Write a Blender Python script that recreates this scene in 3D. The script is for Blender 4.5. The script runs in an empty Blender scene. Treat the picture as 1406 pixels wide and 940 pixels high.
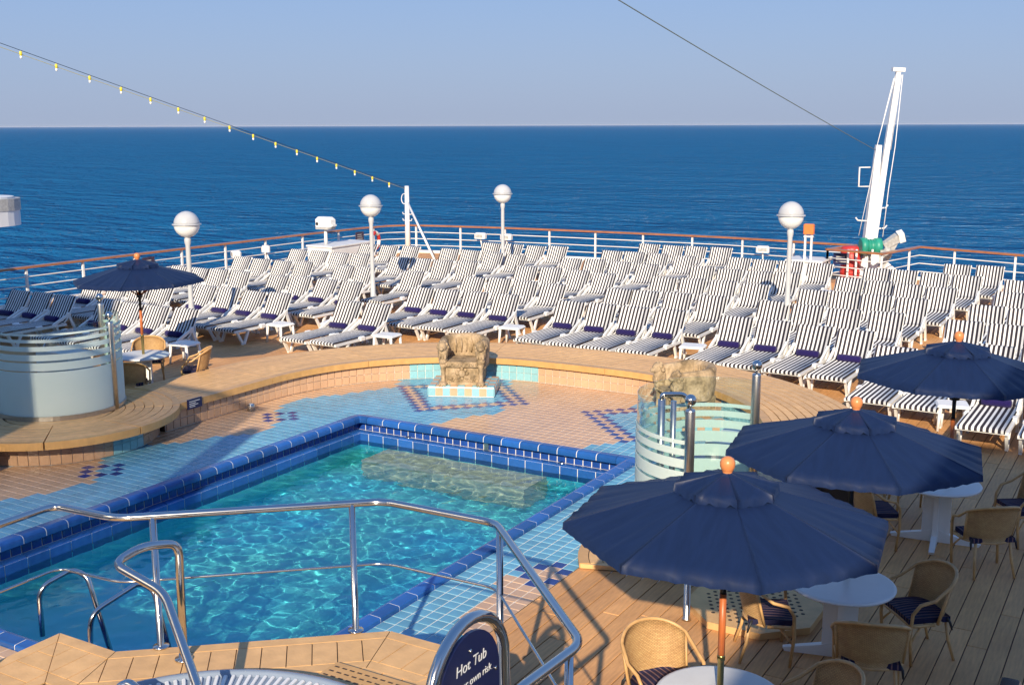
import bpy, math, random
from mathutils import Vector, Matrix, Quaternion, noise
from math import sin, cos, pi, radians, atan, atan2, hypot
random.seed(7)
D = bpy.data
SC = bpy.context.scene
COL = SC.collection
# ------------------------------------------------------------------ camera, light, sky
# world frame = ship frame: +Y runs aft along the ship, +X to port, z=0 is the pool deck
CAM_H = 5.0
a = radians(-30.5); cu, su = cos(a), sin(a)
pitch = atan(298 / 1550.0); roll = radians(0.18)
fwd_h = Vector((su, cu, 0)); right = Vector((cu, -su, 0))
fwd = fwd_h * cos(pitch) + Vector((0, 0, -sin(pitch)))
up = fwd_h * sin(pitch) + Vector((0, 0, cos(pitch)))
r2 = right * cos(roll) - up * sin(roll)
u2 = up * cos(roll) + right * sin(roll)
cam = D.objects.new('camera', D.cameras.new('camera')); COL.objects.link(cam)
cam.matrix_world = Matrix(((r2.x, u2.x, -fwd.x, 0), (r2.y, u2.y, -fwd.y, 0), (r2.z, u2.z, -fwd.z, CAM_H), (0, 0, 0, 1)))
cam.data.sensor_width = 36; cam.data.lens = 1550 / 1406 * 36
cam.data.clip_start = .1; cam.data.clip_end = 200000
SC.camera = cam

SUN_AZ, SUN_EL = radians(113), radians(25.5)          # direction the light travels in
ld = Vector((cos(SUN_AZ) * cos(SUN_EL), sin(SUN_AZ) * cos(SUN_EL), -sin(SUN_EL)))
sl = D.lights.new('sun', 'SUN'); sl.energy = 4.6; sl.angle = radians(.53); sl.color = (1, .86, .66)
sl.cycles.is_caustics_light = True
so = D.objects.new('sun', sl); COL.objects.link(so); so.rotation_euler = ld.to_track_quat('-Z', 'Y').to_euler()
W = D.worlds.new('World'); SC.world = W; W.use_nodes = True
wn = W.node_tree.nodes; wl = W.node_tree.links
sky = wn.new('ShaderNodeTexSky'); sky.sky_type = 'NISHITA'; sky.sun_disc = False
sky.sun_elevation = SUN_EL; sky.sun_rotation = atan2(-ld.x, -ld.y)
sky.altitude = 0; sky.air_density = 1.0; sky.dust_density = 1.6; sky.ozone_density = 2.2
wn['Background'].inputs[1].default_value = .12
# hazy maritime sky: the clear-sky model veiled by a thin even haze that is densest at the horizon
geo = wn.new('ShaderNodeTexCoord'); sep = wn.new('ShaderNodeSeparateXYZ'); wl.new(geo.outputs['Generated'], sep.inputs[0])
ramp = wn.new('ShaderNodeValToRGB'); wl.new(sep.outputs[2], ramp.inputs[0])
e = ramp.color_ramp.elements; e[0].position = 0.0; e[0].color = (2.15, 2.60, 3.65, 1); e[1].position = 1.0; e[1].color = (.55, 1.35, 3.4, 1)
for ps, c in ((.035, (1.92, 2.5, 3.75, 1)), (.12, (1.55, 2.38, 4.1, 1)), (.2, (1.32, 2.25, 4.25, 1)), (.5, (.85, 1.75, 3.9, 1))):
    q = ramp.color_ramp.elements.new(ps); q.color = c
mx = wn.new('ShaderNodeMix'); mx.data_type = 'RGBA'; mx.inputs[0].default_value = .9
wl.new(sky.outputs[0], mx.inputs[6]); wl.new(ramp.outputs[0], mx.inputs[7])
wl.new(mx.outputs[2], wn['Background'].inputs[0])
SC.view_settings.view_transform = 'Standard'; SC.view_settings.look = 'None'
SC.view_settings.exposure = .55; SC.view_settings.gamma = 1
SC.cycles.max_bounces = 8; SC.cycles.transparent_max_bounces = 16
SC.cycles.caustics_reflective = False; SC.cycles.caustics_refractive = True
SC.cycles.use_denoising = True
SC.cycles.sample_clamp_indirect = 6

# ------------------------------------------------------------------ helpers
class MB:
    """collects shapes; build() links them as ONE mesh object"""
    def __init__(s): s.v = []; s.f = []; s.sm = []; s.mi = []
    def add(s, vs, fs, smooth=False, m=0, M=None):
        o = len(s.v)
        s.v += [tuple(M @ Vector(p)) for p in vs] if M else [tuple(p) for p in vs]
        for f in fs:
            s.f.append(tuple(i + o for i in f)); s.sm.append(smooth); s.mi.append(m)
        return s
    def box(s, x0, x1, y0, y1, z0, z1, M=None, m=0):
        vs = [(x, y, z) for z in (z0, z1) for y in (y0, y1) for x in (x0, x1)]
        return s.add(vs, [(0, 2, 3, 1), (4, 5, 7, 6), (0, 1, 5, 4), (2, 6, 7, 3), (0, 4, 6, 2), (1, 3, 7, 5)], False, m, M)
    def bbox(s, x0, x1, y0, y1, z0, z1, b=.01, M=None, m=0):
        """box with chamfered vertical and top edges"""
        def ring(i, z): return [(x0 + i + b, y0 + i, z), (x1 - i - b, y0 + i, z), (x1 - i, y0 + i + b, z), (x1 - i, y1 - i - b, z), (x1 - i - b, y1 - i, z), (x0 + i + b, y1 - i, z), (x0 + i, y1 - i - b, z), (x0 + i, y0 + i + b, z)]
        vs = ring(0, z0) + ring(0, z1 - b) + ring(b * .8, z1)
        fs = [tuple(range(7, -1, -1)), tuple(range(16, 24))]
        for k in (0, 8):
            fs += [(k + i, k + (i + 1) % 8, k + 8 + (i + 1) % 8, k + 8 + i) for i in range(8)]
        return s.add(vs, fs, False, m, M)
    def tube(s, pts, r, n=8, closed=False, M=None, m=0):
        pts = [Vector(p) for p in pts]; N = len(pts)
        rr = r if isinstance(r, (list, tuple)) else [r] * N
        tans = []
        for i in range(N):
            if closed: t = pts[(i + 1) % N] - pts[i - 1]
            else: t = pts[min(i + 1, N - 1)] - pts[max(i - 1, 0)]
            tans.append(t.normalized())
        t0 = tans[0]; nrm = t0.orthogonal().normalized(); vs = []
        for i in range(N):
            t = tans[i]
            if i: nrm = (tans[i - 1].rotation_difference(t) @ nrm)
            nrm = (nrm - t * nrm.dot(t)).normalized(); b = t.cross(nrm)
            for k in range(n):
                an = 2 * pi * k / n
                vs.append(pts[i] + (nrm * cos(an) + b * sin(an)) * rr[i])
        fs = []
        for i in range(N if closed else N - 1):
            j = (i + 1) % N
            fs += [(i * n + k, i * n + (k + 1) % n, j * n + (k + 1) % n, j * n + k) for k in range(n)]
        s.add(vs, fs, True, m, M)
        if not closed:
            o = len(s.v) - len(vs)
            s.f.append(tuple(o + k for k in range(n - 1, -1, -1))); s.sm.append(False); s.mi.append(m)
            s.f.append(tuple(o + (N - 1) * n + k for k in range(n))); s.sm.append(False); s.mi.append(m)
        return s
    def lathe(s, prof, n=16, c=(0, 0, 0), M=None, m=0, smooth=True, ph=0):
        vs = []
        for r, z in prof:
            for k in range(n):
                an = 2 * pi * k / n + ph
                vs.append((c[0] + r * cos(an), c[1] + r * sin(an), c[2] + z))
        fs = []
        for i in range(len(prof) - 1):
            fs += [(i * n + k, i * n + (k + 1) % n, (i + 1) * n + (k + 1) % n, (i + 1) * n + k) for k in range(n)]
        s.add(vs, fs, smooth, m, M); o = len(s.v) - len(vs)
        if prof[0][0] > 1e-5: s.f.append(tuple(o + k for k in range(n - 1, -1, -1))); s.sm.append(False); s.mi.append(m)
        if prof[-1][0] > 1e-5: s.f.append(tuple(o + (len(prof) - 1) * n + k for k in range(n))); s.sm.append(False); s.mi.append(m)
        return s
    def prism(s, poly, z0, z1, M=None, m=0):
        n = len(poly)
        vs = [(x, y, z0) for x, y in poly] + [(x, y, z1) for x, y in poly]
        fs = [tuple(range(n - 1, -1, -1)), tuple(range(n, 2 * n))] + [(i, (i + 1) % n, n + (i + 1) % n, n + i) for i in range(n)]
        return s.add(vs, fs, False, m, M)
    def slab(s, rows, th, M=None, m=0, smooth=True):
        """rows = grid of points; gives it thickness th along -normal"""
        R, C = len(rows), len(rows[0]); g = [[Vector(p) for p in r] for r in rows]; nr = []
        for i in range(R):
            for j in range(C):
                du = g[min(i + 1, R - 1)][j] - g[max(i - 1, 0)][j]; dv = g[i][min(j + 1, C - 1)] - g[i][max(j - 1, 0)]
                nr.append(du.cross(dv).normalized())
        top = [p for r in g for p in r]; bot = [p - n * th for p, n in zip(top, nr)]
        fs = []
        K = R * C
        for i in range(R - 1):
            for j in range(C - 1):
                q = i * C + j
                fs.append((q, q + C, q + C + 1, q + 1)); fs.append((K + q, K + q + 1, K + q + C + 1, K + q + C))
        s.add(top + bot, fs, smooth, m, M); o = len(s.v) - 2 * K
        ed = [i * C for i in range(R)], [i * C + C - 1 for i in range(R)], list(range(C)), [(R - 1) * C + j for j in range(C)]
        for q, e in enumerate(ed):
            for x, y in zip(e, e[1:]):
                f = (o + x, o + K + x, o + K + y, o + y)
                s.f.append(f if q in (1, 2) else f[::-1]); s.sm.append(False); s.mi.append(m)
        return s
    def ell(s, c, r, n=12, k=8, jit=0, M=None, m=0):
        vs = [];
        for i in range(k + 1):
            th = pi * i / k
            for j in range(n):
                ph = 2 * pi * j / n
                q = 1 + random.uniform(-jit, jit) if 0 < i < k else 1
                vs.append((c[0] + r[0] * sin(th) * cos(ph) * q, c[1] + r[1] * sin(th) * sin(ph) * q, c[2] - r[2] * cos(th) * q))
        fs = [(i * n + j, i * n + (j + 1) % n, (i + 1) * n + (j + 1) % n, (i + 1) * n + j) for i in range(k) for j in range(n)]
        return s.add(vs, fs, True, m, M)
    def mesh(s, name, mats):
        me = D.meshes.new(name); me.from_pydata(s.v, [], s.f)
        for mt in (mats if isinstance(mats, (list, tuple)) else [mats]): me.materials.append(mt)
        me.polygons.foreach_set('use_smooth', s.sm); me.polygons.foreach_set('material_index', s.mi); me.update()
        return me
    def build(s, name, mats, parent=None, kind=None, loc=(0, 0, 0), rz=0):
        return obj(name, s.mesh(name, mats), parent, kind, loc, rz)

def obj(name, me, parent=None, kind=None, loc=(0, 0, 0), rz=0):
    o = D.objects.new(name, me); COL.objects.link(o)
    if parent: o.parent = parent
    if kind: o['kind'] = kind
    o.location = loc; o.rotation_euler = (0, 0, rz)
    return o
def tag(o, label, cat, group=None):
    o['label'] = label; o['category'] = cat
    if group: o['group'] = group
    return o
def thing(name, label, cat, loc=(0, 0, 0), rz=0, group=None):
    o = D.objects.new(name, None); COL.objects.link(o); o.location = loc; o.rotation_euler = (0, 0, rz)
    o.empty_display_size = .2
    return tag(o, label, cat, group)
def dup(root, loc, rz, label, group=None):
    c = root.copy(); COL.objects.link(c); c.location = loc; c.rotation_euler = (0, 0, rz); c['label'] = label
    if group: c['group'] = group
    for ch in KIDS[root.name]:
        d = ch.copy(); COL.objects.link(d); d.parent = c
        for g in KIDS.get(ch.name, []):
            e = g.copy(); COL.objects.link(e); e.parent = d
    return c
KIDS = {}
def freeze(root):
    for o in list(COL.objects):
        if o.parent: KIDS.setdefault(o.parent.name, [])
    for o in COL.objects:
        if o.parent is root or (o.parent and o.parent.parent is root):
            l = KIDS.setdefault(o.parent.name, [])
            if o not in l: l.append(o)
    KIDS.setdefault(root.name, [])
def fillet(pts, r, n=6, closed=False):
    """round the corners of a polyline"""
    P = [Vector(p) for p in pts]; out = []; N = len(P)
    for i, p in enumerate(P):
        if not closed and i in (0, N - 1): out.append(p); continue
        A = P[i - 1]; B = P[(i + 1) % N]
        d1 = A - p; d2 = B - p; rr = min(r, d1.length * .45, d2.length * .45)
        q1 = p + d1.normalized() * rr; q2 = p + d2.normalized() * rr
        for k in range(n + 1):
            t = k / n; out.append(q1 * (1 - t) ** 2 + p * 2 * t * (1 - t) + q2 * t * t)
    return out
def inpoly(x, y, P):
    c = False; j = len(P) - 1
    for i in range(len(P)):
        if (P[i][1] > y) != (P[j][1] > y) and x < (P[j][0] - P[i][0]) * (y - P[i][1]) / (P[j][1] - P[i][1]) + P[i][0]: c = not c
        j = i
    return c

# ------------------------------------------------------------------ materials
def nt(name):
    m = D.materials.new(name); m.use_nodes = True; return m, m.node_tree.nodes, m.node_tree.links, m.node_tree.nodes['Principled BSDF']
def N(n, t, **kw):
    x = n.new(t)
    for k, v in kw.items():
        if hasattr(x, k): setattr(x, k, v)
        else: x.inputs[k.replace('_', ' ')].default_value = v
    return x
def mathn(n, l, op, a_, b_=None):
    x = n.new('ShaderNodeMath'); x.operation = op
    for i, q in enumerate((a_, b_)):
        if q is None: continue
        if hasattr(q, 'links') or hasattr(q, 'is_output'): l.new(q, x.inputs[i])
        else: x.inputs[i].default_value = q
    return x.outputs[0]
def mixc(n, l, f, c1, c2, mode='MIX'):
    x = n.new('ShaderNodeMix'); x.data_type = 'RGBA'; x.blend_type = mode
    for s_, q in ((x.inputs[0], f), (x.inputs[6], c1), (x.inputs[7], c2)):
        if isinstance(q, (float, int)): s_.default_value = q
        elif isinstance(q, tuple): s_.default_value = (*q, 1) if len(q) == 3 else q
        else: l.new(q, s_)
    return x.outputs[2]
def mat(name, col, rough=.5, metal=0, var=.12, scale=6, bump=0, bscale=40, spec=.5, rand=0, stretch=None, island=0, coord='Object', trans=0, sheen=0, detail=4, coat=0, wear=0):
    m, n, l, p = nt(name)
    p.inputs['Roughness'].default_value = rough; p.inputs['Metallic'].default_value = metal
    p.inputs['Specular IOR Level'].default_value = spec
    if sheen: p.inputs['Sheen Weight'].default_value = sheen
    if coat: p.inputs['Coat Weight'].default_value = coat; p.inputs['Coat Roughness'].default_value = .1
    tc = n.new('ShaderNodeTexCoord'); src = tc.outputs[coord]
    if coord == 'Position':
        src = None
    mp = n.new('ShaderNodeMapping'); l.new(src, mp.inputs[0])
    if stretch: mp.inputs['Scale'].default_value = stretch
    nz = N(n, 'ShaderNodeTexNoise', Scale=scale, Detail=detail); l.new(mp.outputs[0], nz.inputs[0])
    c = tuple(col)
    out = mixc(n, l, nz.outputs[0], tuple(max(0, x * (1 - 2 * var)) for x in c), tuple(min(1, x * (1 + 2 * var)) for x in c))
    if rand or island:
        if rand:
            oi = n.new('ShaderNodeObjectInfo'); f = oi.outputs['Random']; amt = rand
        else:
            g = n.new('ShaderNodeNewGeometry'); f = g.outputs['Random Per Island']; amt = island
        if rand and island:
            g = n.new('ShaderNodeNewGeometry'); f = mathn(n, l, 'FRACT', mathn(n, l, 'ADD', f, g.outputs['Random Per Island']))
        v = mathn(n, l, 'ADD', mathn(n, l, 'MULTIPLY', f, 2 * amt), 1 - amt)
        hs = n.new('ShaderNodeHueSaturation'); l.new(v, hs.inputs['Value']); l.new(out, hs.inputs['Color']); out = hs.outputs[0]
    if wear:
        gg = n.new('ShaderNodeNewGeometry'); wz = N(n, 'ShaderNodeTexNoise', Scale=.9, Detail=6., Roughness=.65); l.new(gg.outputs['Position'], wz.inputs[0])
        wr = n.new('ShaderNodeValToRGB'); l.new(wz.outputs[0], wr.inputs[0]); wr.color_ramp.elements[0].position = .3; wr.color_ramp.elements[1].position = .62
        wr.color_ramp.elements[0].color = (*[1 - wear * q for q in (.9, 1.0, 1.05)], 1); wr.color_ramp.elements[1].color = (1, 1, 1, 1)
        out = mixc(n, l, 1.0, out, wr.outputs[0], 'MULTIPLY')
        l.new(mathn(n, l, 'ADD', mathn(n, l, 'MULTIPLY', wz.outputs[0], .35), max(.05, rough - .17)), p.inputs['Roughness'])
    l.new(out, p.inputs['Base Color'])
    if bump:
        b = N(n, 'ShaderNodeTexNoise', Scale=bscale, Detail=3); l.new(mp.outputs[0], b.inputs[0])
        bm = n.new('ShaderNodeBump'); bm.inputs['Strength'].default_value = bump; bm.inputs['Distance'].default_value = .02
        l.new(b.outputs[0], bm.inputs['Height']); l.new(bm.outputs[0], p.inputs['Normal'])
    return m

M_white = mat('white_resin', (.80, .79, .76), .38, var=.04, scale=3, rand=.03)
M_paint = mat('white_paint', (.78, .78, .77), .35, wear=.12, var=.05, scale=2, bump=.05, bscale=15)
M_dirtypaint = mat('weathered_white_paint', (.70, .70, .69), .45, var=.12, scale=3)
M_teak = mat('teak', (.66, .345, .14), .6, var=.17, scale=3, stretch=(14, 1.2, 14), island=.13, rand=.10, bump=.15, bscale=18, spec=.3, wear=.28)
M_teak2 = mat('bench_teak', (.74, .445, .195), .5, var=.13, scale=7, island=.10, rand=.07, bump=.1, bscale=30, spec=.3, wear=.15)
M_fascia = mat('varnished_teak', (.58, .33, .12), .38, var=.12, scale=8, rand=.05, spec=.4)
M_capwood = mat('varnished_rail_wood', (.33, .125, .045), .3, var=.2, scale=6, spec=.5, coat=.3)
M_caulk = mat('black_caulk', (.06, .04, .028), .8, var=.2)
M_grout = mat('white_grout', (.74, .72, .67), .8, var=.1, scale=20)
M_peach = mat('peach_tile', (.61, .39, .235), .32, var=.06, scale=30, wear=.2, rand=.05, island=.05)
M_blue = mat('light_blue_tile', (.145, .385, .530), .28, var=.10, scale=5, wear=.2, rand=.10, island=.10)
M_navy = mat('navy_tile', (.022, .045, .20), .22, var=.15, scale=20, rand=.1, island=.1)
M_walltile = mat('pale_peach_wall_tile', (.60, .385, .24), .3, var=.06, scale=20, wear=.2, rand=.05)
M_wallblue = mat('turquoise_wall_tile', (.25, .49, .54), .28, var=.08, scale=20, rand=.07)
M_coping = mat('cobalt_coping_tile', (.018, .095, .33), .24, var=.16, scale=6, rand=.22, coat=.15)
M_gutter = mat('cobalt_small_tile', (.014, .058, .27), .25, var=.2, scale=9, rand=.14)
def lining():
    m, n, l, p = nt('turquoise_pool_lining'); p.inputs['Roughness'].default_value = .5
    g = n.new('ShaderNodeNewGeometry'); z = N(n, 'ShaderNodeTexNoise', Scale=.5, Detail=2.); l.new(g.outputs['Position'], z.inputs[0])
    r = n.new('ShaderNodeValToRGB'); l.new(z.outputs[0], r.inputs[0]); r.color_ramp.elements[0].position = .4; r.color_ramp.elements[1].position = .6
    r.color_ramp.elements[0].color = (.10, .76, .95, 1); r.color_ramp.elements[1].color = (.19, .86, .82, 1)
    l.new(r.outputs[0], p.inputs['Base Color']); return m
M_pool = lining()
M_step = mat('tan_pool_step', (.70, .60, .42), .5, var=.2, scale=14)
M_chrome = mat('polished_steel', (.62, .59, .55), .12, 1, var=.05, scale=4)
M_brushed = mat('brushed_steel', (.60, .58, .54), .3, 1, var=.08, scale=20)
M_black = mat('black_rubber', (.02, .02, .022), .6, var=.1)
M_navyfab = mat('navy_canvas', (.008, .0185, .060), .5, var=.14, scale=3, stretch=(7, 1.0, 2), bump=.07, bscale=4, spec=.3)
M_towel = mat('navy_towelling', (.017, .011, .088), .95, var=.25, scale=60, bump=.6, bscale=160, spec=.1, rand=.12, sheen=.15)
M_pole = mat('orange_stained_wood', (.46, .125, .035), .4, var=.2, scale=9, stretch=(5, 5, .6))
M_finial = mat('orange_varnished_wood', (.66, .235, .08), .35, var=.1, scale=8)
M_darkpole = mat('dark_metal', (.02, .018, .017), .4, var=.1)
M_brass = mat('brass', (.42, .33, .12), .28, 1, var=.1)
M_cush = None
M_lamppole = mat('silver_grey_paint', (.50, .51, .52), .35, var=.06, scale=4)
M_globe = mat('opal_globe', (.84, .84, .82), .3, var=.03)
M_cap = mat('silver_globe_cap', (.47, .48, .50), .28, 0, var=.05)
M_green = mat('sea_green_paint', (.02, .27, .19), .45, var=.15)
M_grey = mat('grey_machinery_paint', (.40, .40, .39), .5, var=.25, scale=14)
M_red = mat('red_paint', (.50, .035, .03), .45, var=.12)
M_orange = mat('orange_plastic', (.80, .20, .05), .45, var=.12)
M_signblue = mat('navy_sign_enamel', (.008, .012, .065), .3, var=.1)
M_darksign = mat('dark_plate', (.045, .03, .06), .5, var=.2)
M_ink = mat('white_lettering', (.82, .82, .80), .5, var=.02)
M_gel = mat('grey_gelcoat', (.24, .29, .36), .25, var=.06, scale=3, coat=.4)
M_yellow = mat('yellow_lamp_holder', (.75, .60, .04), .45, var=.1)
M_bulb = mat('clear_bulb', (.80, .82, .80), .1, var=.02)
M_wire = mat('dark_wire', (.03, .05, .08), .5)
M_wireg = mat('grey_green_rope', (.16, .19, .15), .7)
M_cabinet = mat('grey_white_panel', (.62, .62, .58), .5, var=.08, scale=2)
M_rattan = mat('rattan_cane', (.58, .34, .14), .4, var=.22, scale=12, rand=.05, spec=.45)
M_hull = mat('white_hull_paint', (.72, .73, .74), .4, var=.08, scale=1)

def stripes(name, c1, c2, period, rough=.8, rel=.5):
    m, n, l, p = nt(name); p.inputs['Roughness'].default_value = rough; p.inputs['Specular IOR Level'].default_value = .2
    tc = n.new('ShaderNodeTexCoord'); sx = n.new('ShaderNodeSeparateXYZ'); l.new(tc.outputs['Object'], sx.inputs[0])
    f = mathn(n, l, 'FRACT', mathn(n, l, 'ADD', mathn(n, l, 'DIVIDE', sx.outputs[0], period), 100.25))
    k = mathn(n, l, 'LESS_THAN', f, rel)
    nz = N(n, 'ShaderNodeTexNoise', Scale=9., Detail=3.); l.new(tc.outputs['Object'], nz.inputs[0])
    oi = n.new('ShaderNodeObjectInfo')
    c = mixc(n, l, k, c2, c1)
    v = mathn(n, l, 'ADD', mathn(n, l, 'MULTIPLY', nz.outputs[0], .22), mathn(n, l, 'ADD', mathn(n, l, 'MULTIPLY', oi.outputs['Random'], .10), .84))
    hs = n.new('ShaderNodeHueSaturation'); l.new(v, hs.inputs['Value']); l.new(c, hs.inputs['Color'])
    l.new(hs.outputs[0], p.inputs['Base Color'])
    wv = N(n, 'ShaderNodeTexNoise', Scale=5., Detail=2.); l.new(tc.outputs['Object'], wv.inputs[0])
    bm = n.new('ShaderNodeBump'); bm.inputs['Strength'].default_value = .25; bm.inputs['Distance'].default_value = .03
    l.new(wv.outputs[0], bm.inputs['Height']); l.new(bm.outputs[0], p.inputs['Normal'])
    return m
M_stripe = stripes('striped_sling', (.032, .027, .036), (.78, .765, .73), .086, rel=.53)
M_cush = stripes('striped_cushion', (.018, .018, .055), (.17, .10, .105), .05, rel=.72)

def wicker(name):
    m, n, l, p = nt(name); p.inputs['Roughness'].default_value = .55; p.inputs['Specular IOR Level'].default_value = .35
    uv = n.new('ShaderNodeTexCoord'); mp = n.new('ShaderNodeMapping'); l.new(uv.outputs['Object'], mp.inputs[0])
    sx = n.new('ShaderNodeSeparateXYZ'); l.new(mp.outputs[0], sx.inputs[0])
    an = mathn(n, l, 'ARCTAN2', sx.outputs[0], mathn(n, l, 'ADD', sx.outputs[1], .10))
    cb = n.new('ShaderNodeCombineXYZ'); l.new(mathn(n, l, 'MULTIPLY', an, .33), cb.inputs[0]); l.new(sx.outputs[2], cb.inputs[1])
    br = n.new('ShaderNodeTexBrick'); l.new(cb.outputs[0], br.inputs[0])
    br.inputs['Scale'].default_value = 1.; br.inputs['Brick Width'].default_value = .026; br.inputs['Row Height'].default_value = .011
    br.inputs['Mortar Size'].default_value = .0022; br.inputs['Mortar Smooth'].default_value = .6
    br.inputs['Color1'].default_value = (.66, .41, .18, 1); br.inputs['Color2'].default_value = (.56, .325, .135, 1); br.inputs['Mortar'].default_value = (.30, .18, .08, 1)
    nz = N(n, 'ShaderNodeTexNoise', Scale=7., Detail=3.); l.new(uv.outputs['Object'], nz.inputs[0])
    c = mixc(n, l, .35, br.outputs[0], nz.outputs[0], 'OVERLAY')
    l.new(c, p.inputs['Base Color'])
    bm = n.new('ShaderNodeBump'); bm.inputs['Strength'].default_value = .7; bm.inputs['Distance'].default_value = .006; bm.invert = True
    l.new(br.outputs['Fac'], bm.inputs['Height']); l.new(bm.outputs[0], p.inputs['Normal'])
    return m
M_wicker = wicker('woven_wicker')

def stone(name):
    m, n, l, p = nt(name); p.inputs['Roughness'].default_value = .85
    tc = n.new('ShaderNodeTexCoord')
    n1 = N(n, 'ShaderNodeTexNoise', Scale=4., Detail=6., Roughness=.6); n2 = N(n, 'ShaderNodeTexNoise', Scale=22., Detail=5.)
    n3 = N(n, 'ShaderNodeTexVoronoi', Scale=11.)
    for q in (n1, n2, n3): l.new(tc.outputs['Object'], q.inputs['Vector'])
    r = n.new('ShaderNodeValToRGB'); l.new(n1.outputs[0], r.inputs[0])
    e = r.color_ramp.elements; e[0].position = .36; e[0].color = (.17, .12, .065, 1); e[1].position = .66; e[1].color = (.46, .335, .21, 1)
    e2 = r.color_ramp.elements.new(.5); e2.color = (.36, .255, .145, 1)
    c = mixc(n, l, .55, r.outputs[0], n2.outputs[0], 'OVERLAY')
    l.new(c, p.inputs['Base Color'])
    h = mathn(n, l, 'ADD', mathn(n, l, 'MULTIPLY', n2.outputs[0], .7), mathn(n, l, 'MULTIPLY', n3.outputs[0], .7))
    bm = n.new('ShaderNodeBump'); bm.inputs['Strength'].default_value = .6; bm.inputs['Distance'].default_value = .025
    l.new(h, bm.inputs['Height']); l.new(bm.outputs[0], p.inputs['Normal'])
    return m
M_stone = stone('carved_sandstone')

def glass(name, tint=(.93, .985, .975)):
    m, n, l, p = nt(name); n.remove(p)
    t = n.new('ShaderNodeBsdfTransparent'); t.inputs[0].default_value = (*tint, 1)
    g = n.new('ShaderNodeBsdfGlossy'); g.inputs['Roughness'].default_value = .03; g.inputs[0].default_value = (1, 1, 1, 1)
    lw = n.new('ShaderNodeLayerWeight'); lw.inputs[0].default_value = .5
    f5 = mathn(n, l, 'ADD', mathn(n, l, 'MULTIPLY', mathn(n, l, 'POWER', lw.outputs['Facing'], 4.), .9), .05)
    nz = N(n, 'ShaderNodeTexNoise', Scale=3.); bm = n.new('ShaderNodeBump'); bm.inputs['Strength'].default_value = .02
    l.new(nz.outputs[0], bm.inputs['Height']); l.new(bm.outputs[0], g.inputs['Normal'])
    x = n.new('ShaderNodeMixShader'); l.new(f5, x.inputs[0]); l.new(t.outputs[0], x.inputs[1]); l.new(g.outputs[0], x.inputs[2])
    l.new(x.outputs[0], n['Material Output'].inputs[0]); return m
M_glass = glass('clear_glass')
def frosted(name):
    m, n, l, p = nt(name); n.remove(p)
    nz = N(n, 'ShaderNodeTexNoise', Scale=2.5, Detail=3.)
    c = mixc(n, l, nz.outputs[0], (.76, .86, .82), (.84, .91, .88))
    d = n.new('ShaderNodeBsdfDiffuse'); l.new(c, d.inputs[0])
    tr = n.new('ShaderNodeBsdfTranslucent'); l.new(c, tr.inputs[0])
    t = n.new('ShaderNodeBsdfTransparent'); t.inputs[0].default_value = (.85, .95, .92, 1)
    x = n.new('ShaderNodeMixShader'); x.inputs[0].default_value = .45; l.new(d.outputs[0], x.inputs[1]); l.new(tr.outputs[0], x.inputs[2])
    y = n.new('ShaderNodeMixShader'); y.inputs[0].default_value = .12; l.new(x.outputs[0], y.inputs[1]); l.new(t.outputs[0], y.inputs[2])
    l.new(y.outputs[0], n['Material Output'].inputs[0]); return m
M_frost = frosted('frosted_glass')

def ocean():
    m, n, l, p = nt('sea_water')
    g = n.new('ShaderNodeNewGeometry')
    def wave(sc, st, det, ro=.55):
        mp = n.new('ShaderNodeMapping'); mp.inputs['Scale'].default_value = st; mp.inputs['Rotation'].default_value = (0, 0, radians(28)); l.new(g.outputs['Position'], mp.inputs[0])
        z = N(n, 'ShaderNodeTexNoise', Scale=sc, Detail=det, Roughness=ro); l.new(mp.outputs[0], z.inputs[0]); return z.outputs[0]
    w1 = wave(.30, (1, 1.7, 1), 5., .6); w2 = wave(.028, (1, 2.0, 1), 3.); w3 = wave(.012, (1, 4., 1), 7., .65)
    w4 = wave(.075, (1, 2.4, 1), 4., .6)
    h = mathn(n, l, 'ADD', mathn(n, l, 'ADD', mathn(n, l, 'MULTIPLY', w1, 1.0), mathn(n, l, 'MULTIPLY', w4, 3.2)), mathn(n, l, 'MULTIPLY', w2, 4.))
    bm = n.new('ShaderNodeBump'); bm.inputs['Strength'].default_value = 1.; bm.inputs['Distance'].default_value = 3.6
    l.new(h, bm.inputs['Height'])
    c = mixc(n, l, w3, (.005, .108, .268), (.011, .185, .42))
    n.remove(p); d = n.new('ShaderNodeBsdfDiffuse'); l.new(c, d.inputs[0]); l.new(bm.outputs[0], d.inputs['Normal'])
    g2 = n.new('ShaderNodeBsdfGlossy'); g2.inputs['Roughness'].default_value = .25; l.new(bm.outputs[0], g2.inputs['Normal'])
    x = n.new('ShaderNodeMixShader'); x.inputs[0].default_value = .045; l.new(d.outputs[0], x.inputs[1]); l.new(g2.outputs[0], x.inputs[2]); l.new(x.outputs[0], n['Material Output'].inputs[0])
    return m
def poolwater():
    m, n, l, p = nt('clear_pool_water'); n.remove(p)
    g = n.new('ShaderNodeBsdfGlass'); g.inputs['IOR'].default_value = 1.333; g.inputs['Roughness'].default_value = 0; g.inputs[0].default_value = (.80, .975, .99, 1)
    l.new(g.outputs[0], n['Material Output'].inputs[0]); return m
M_sea = ocean(); M_water = poolwater()

# ------------------------------------------------------------------ the sea and the ship's structure
R = 60000
obj('sea', MB().add([(-R, -R, -14), (R, -R, -14), (R, R, -14), (-R, R, -14)], [(0, 1, 2, 3)]).mesh('sea', M_sea), kind='structure')

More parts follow.
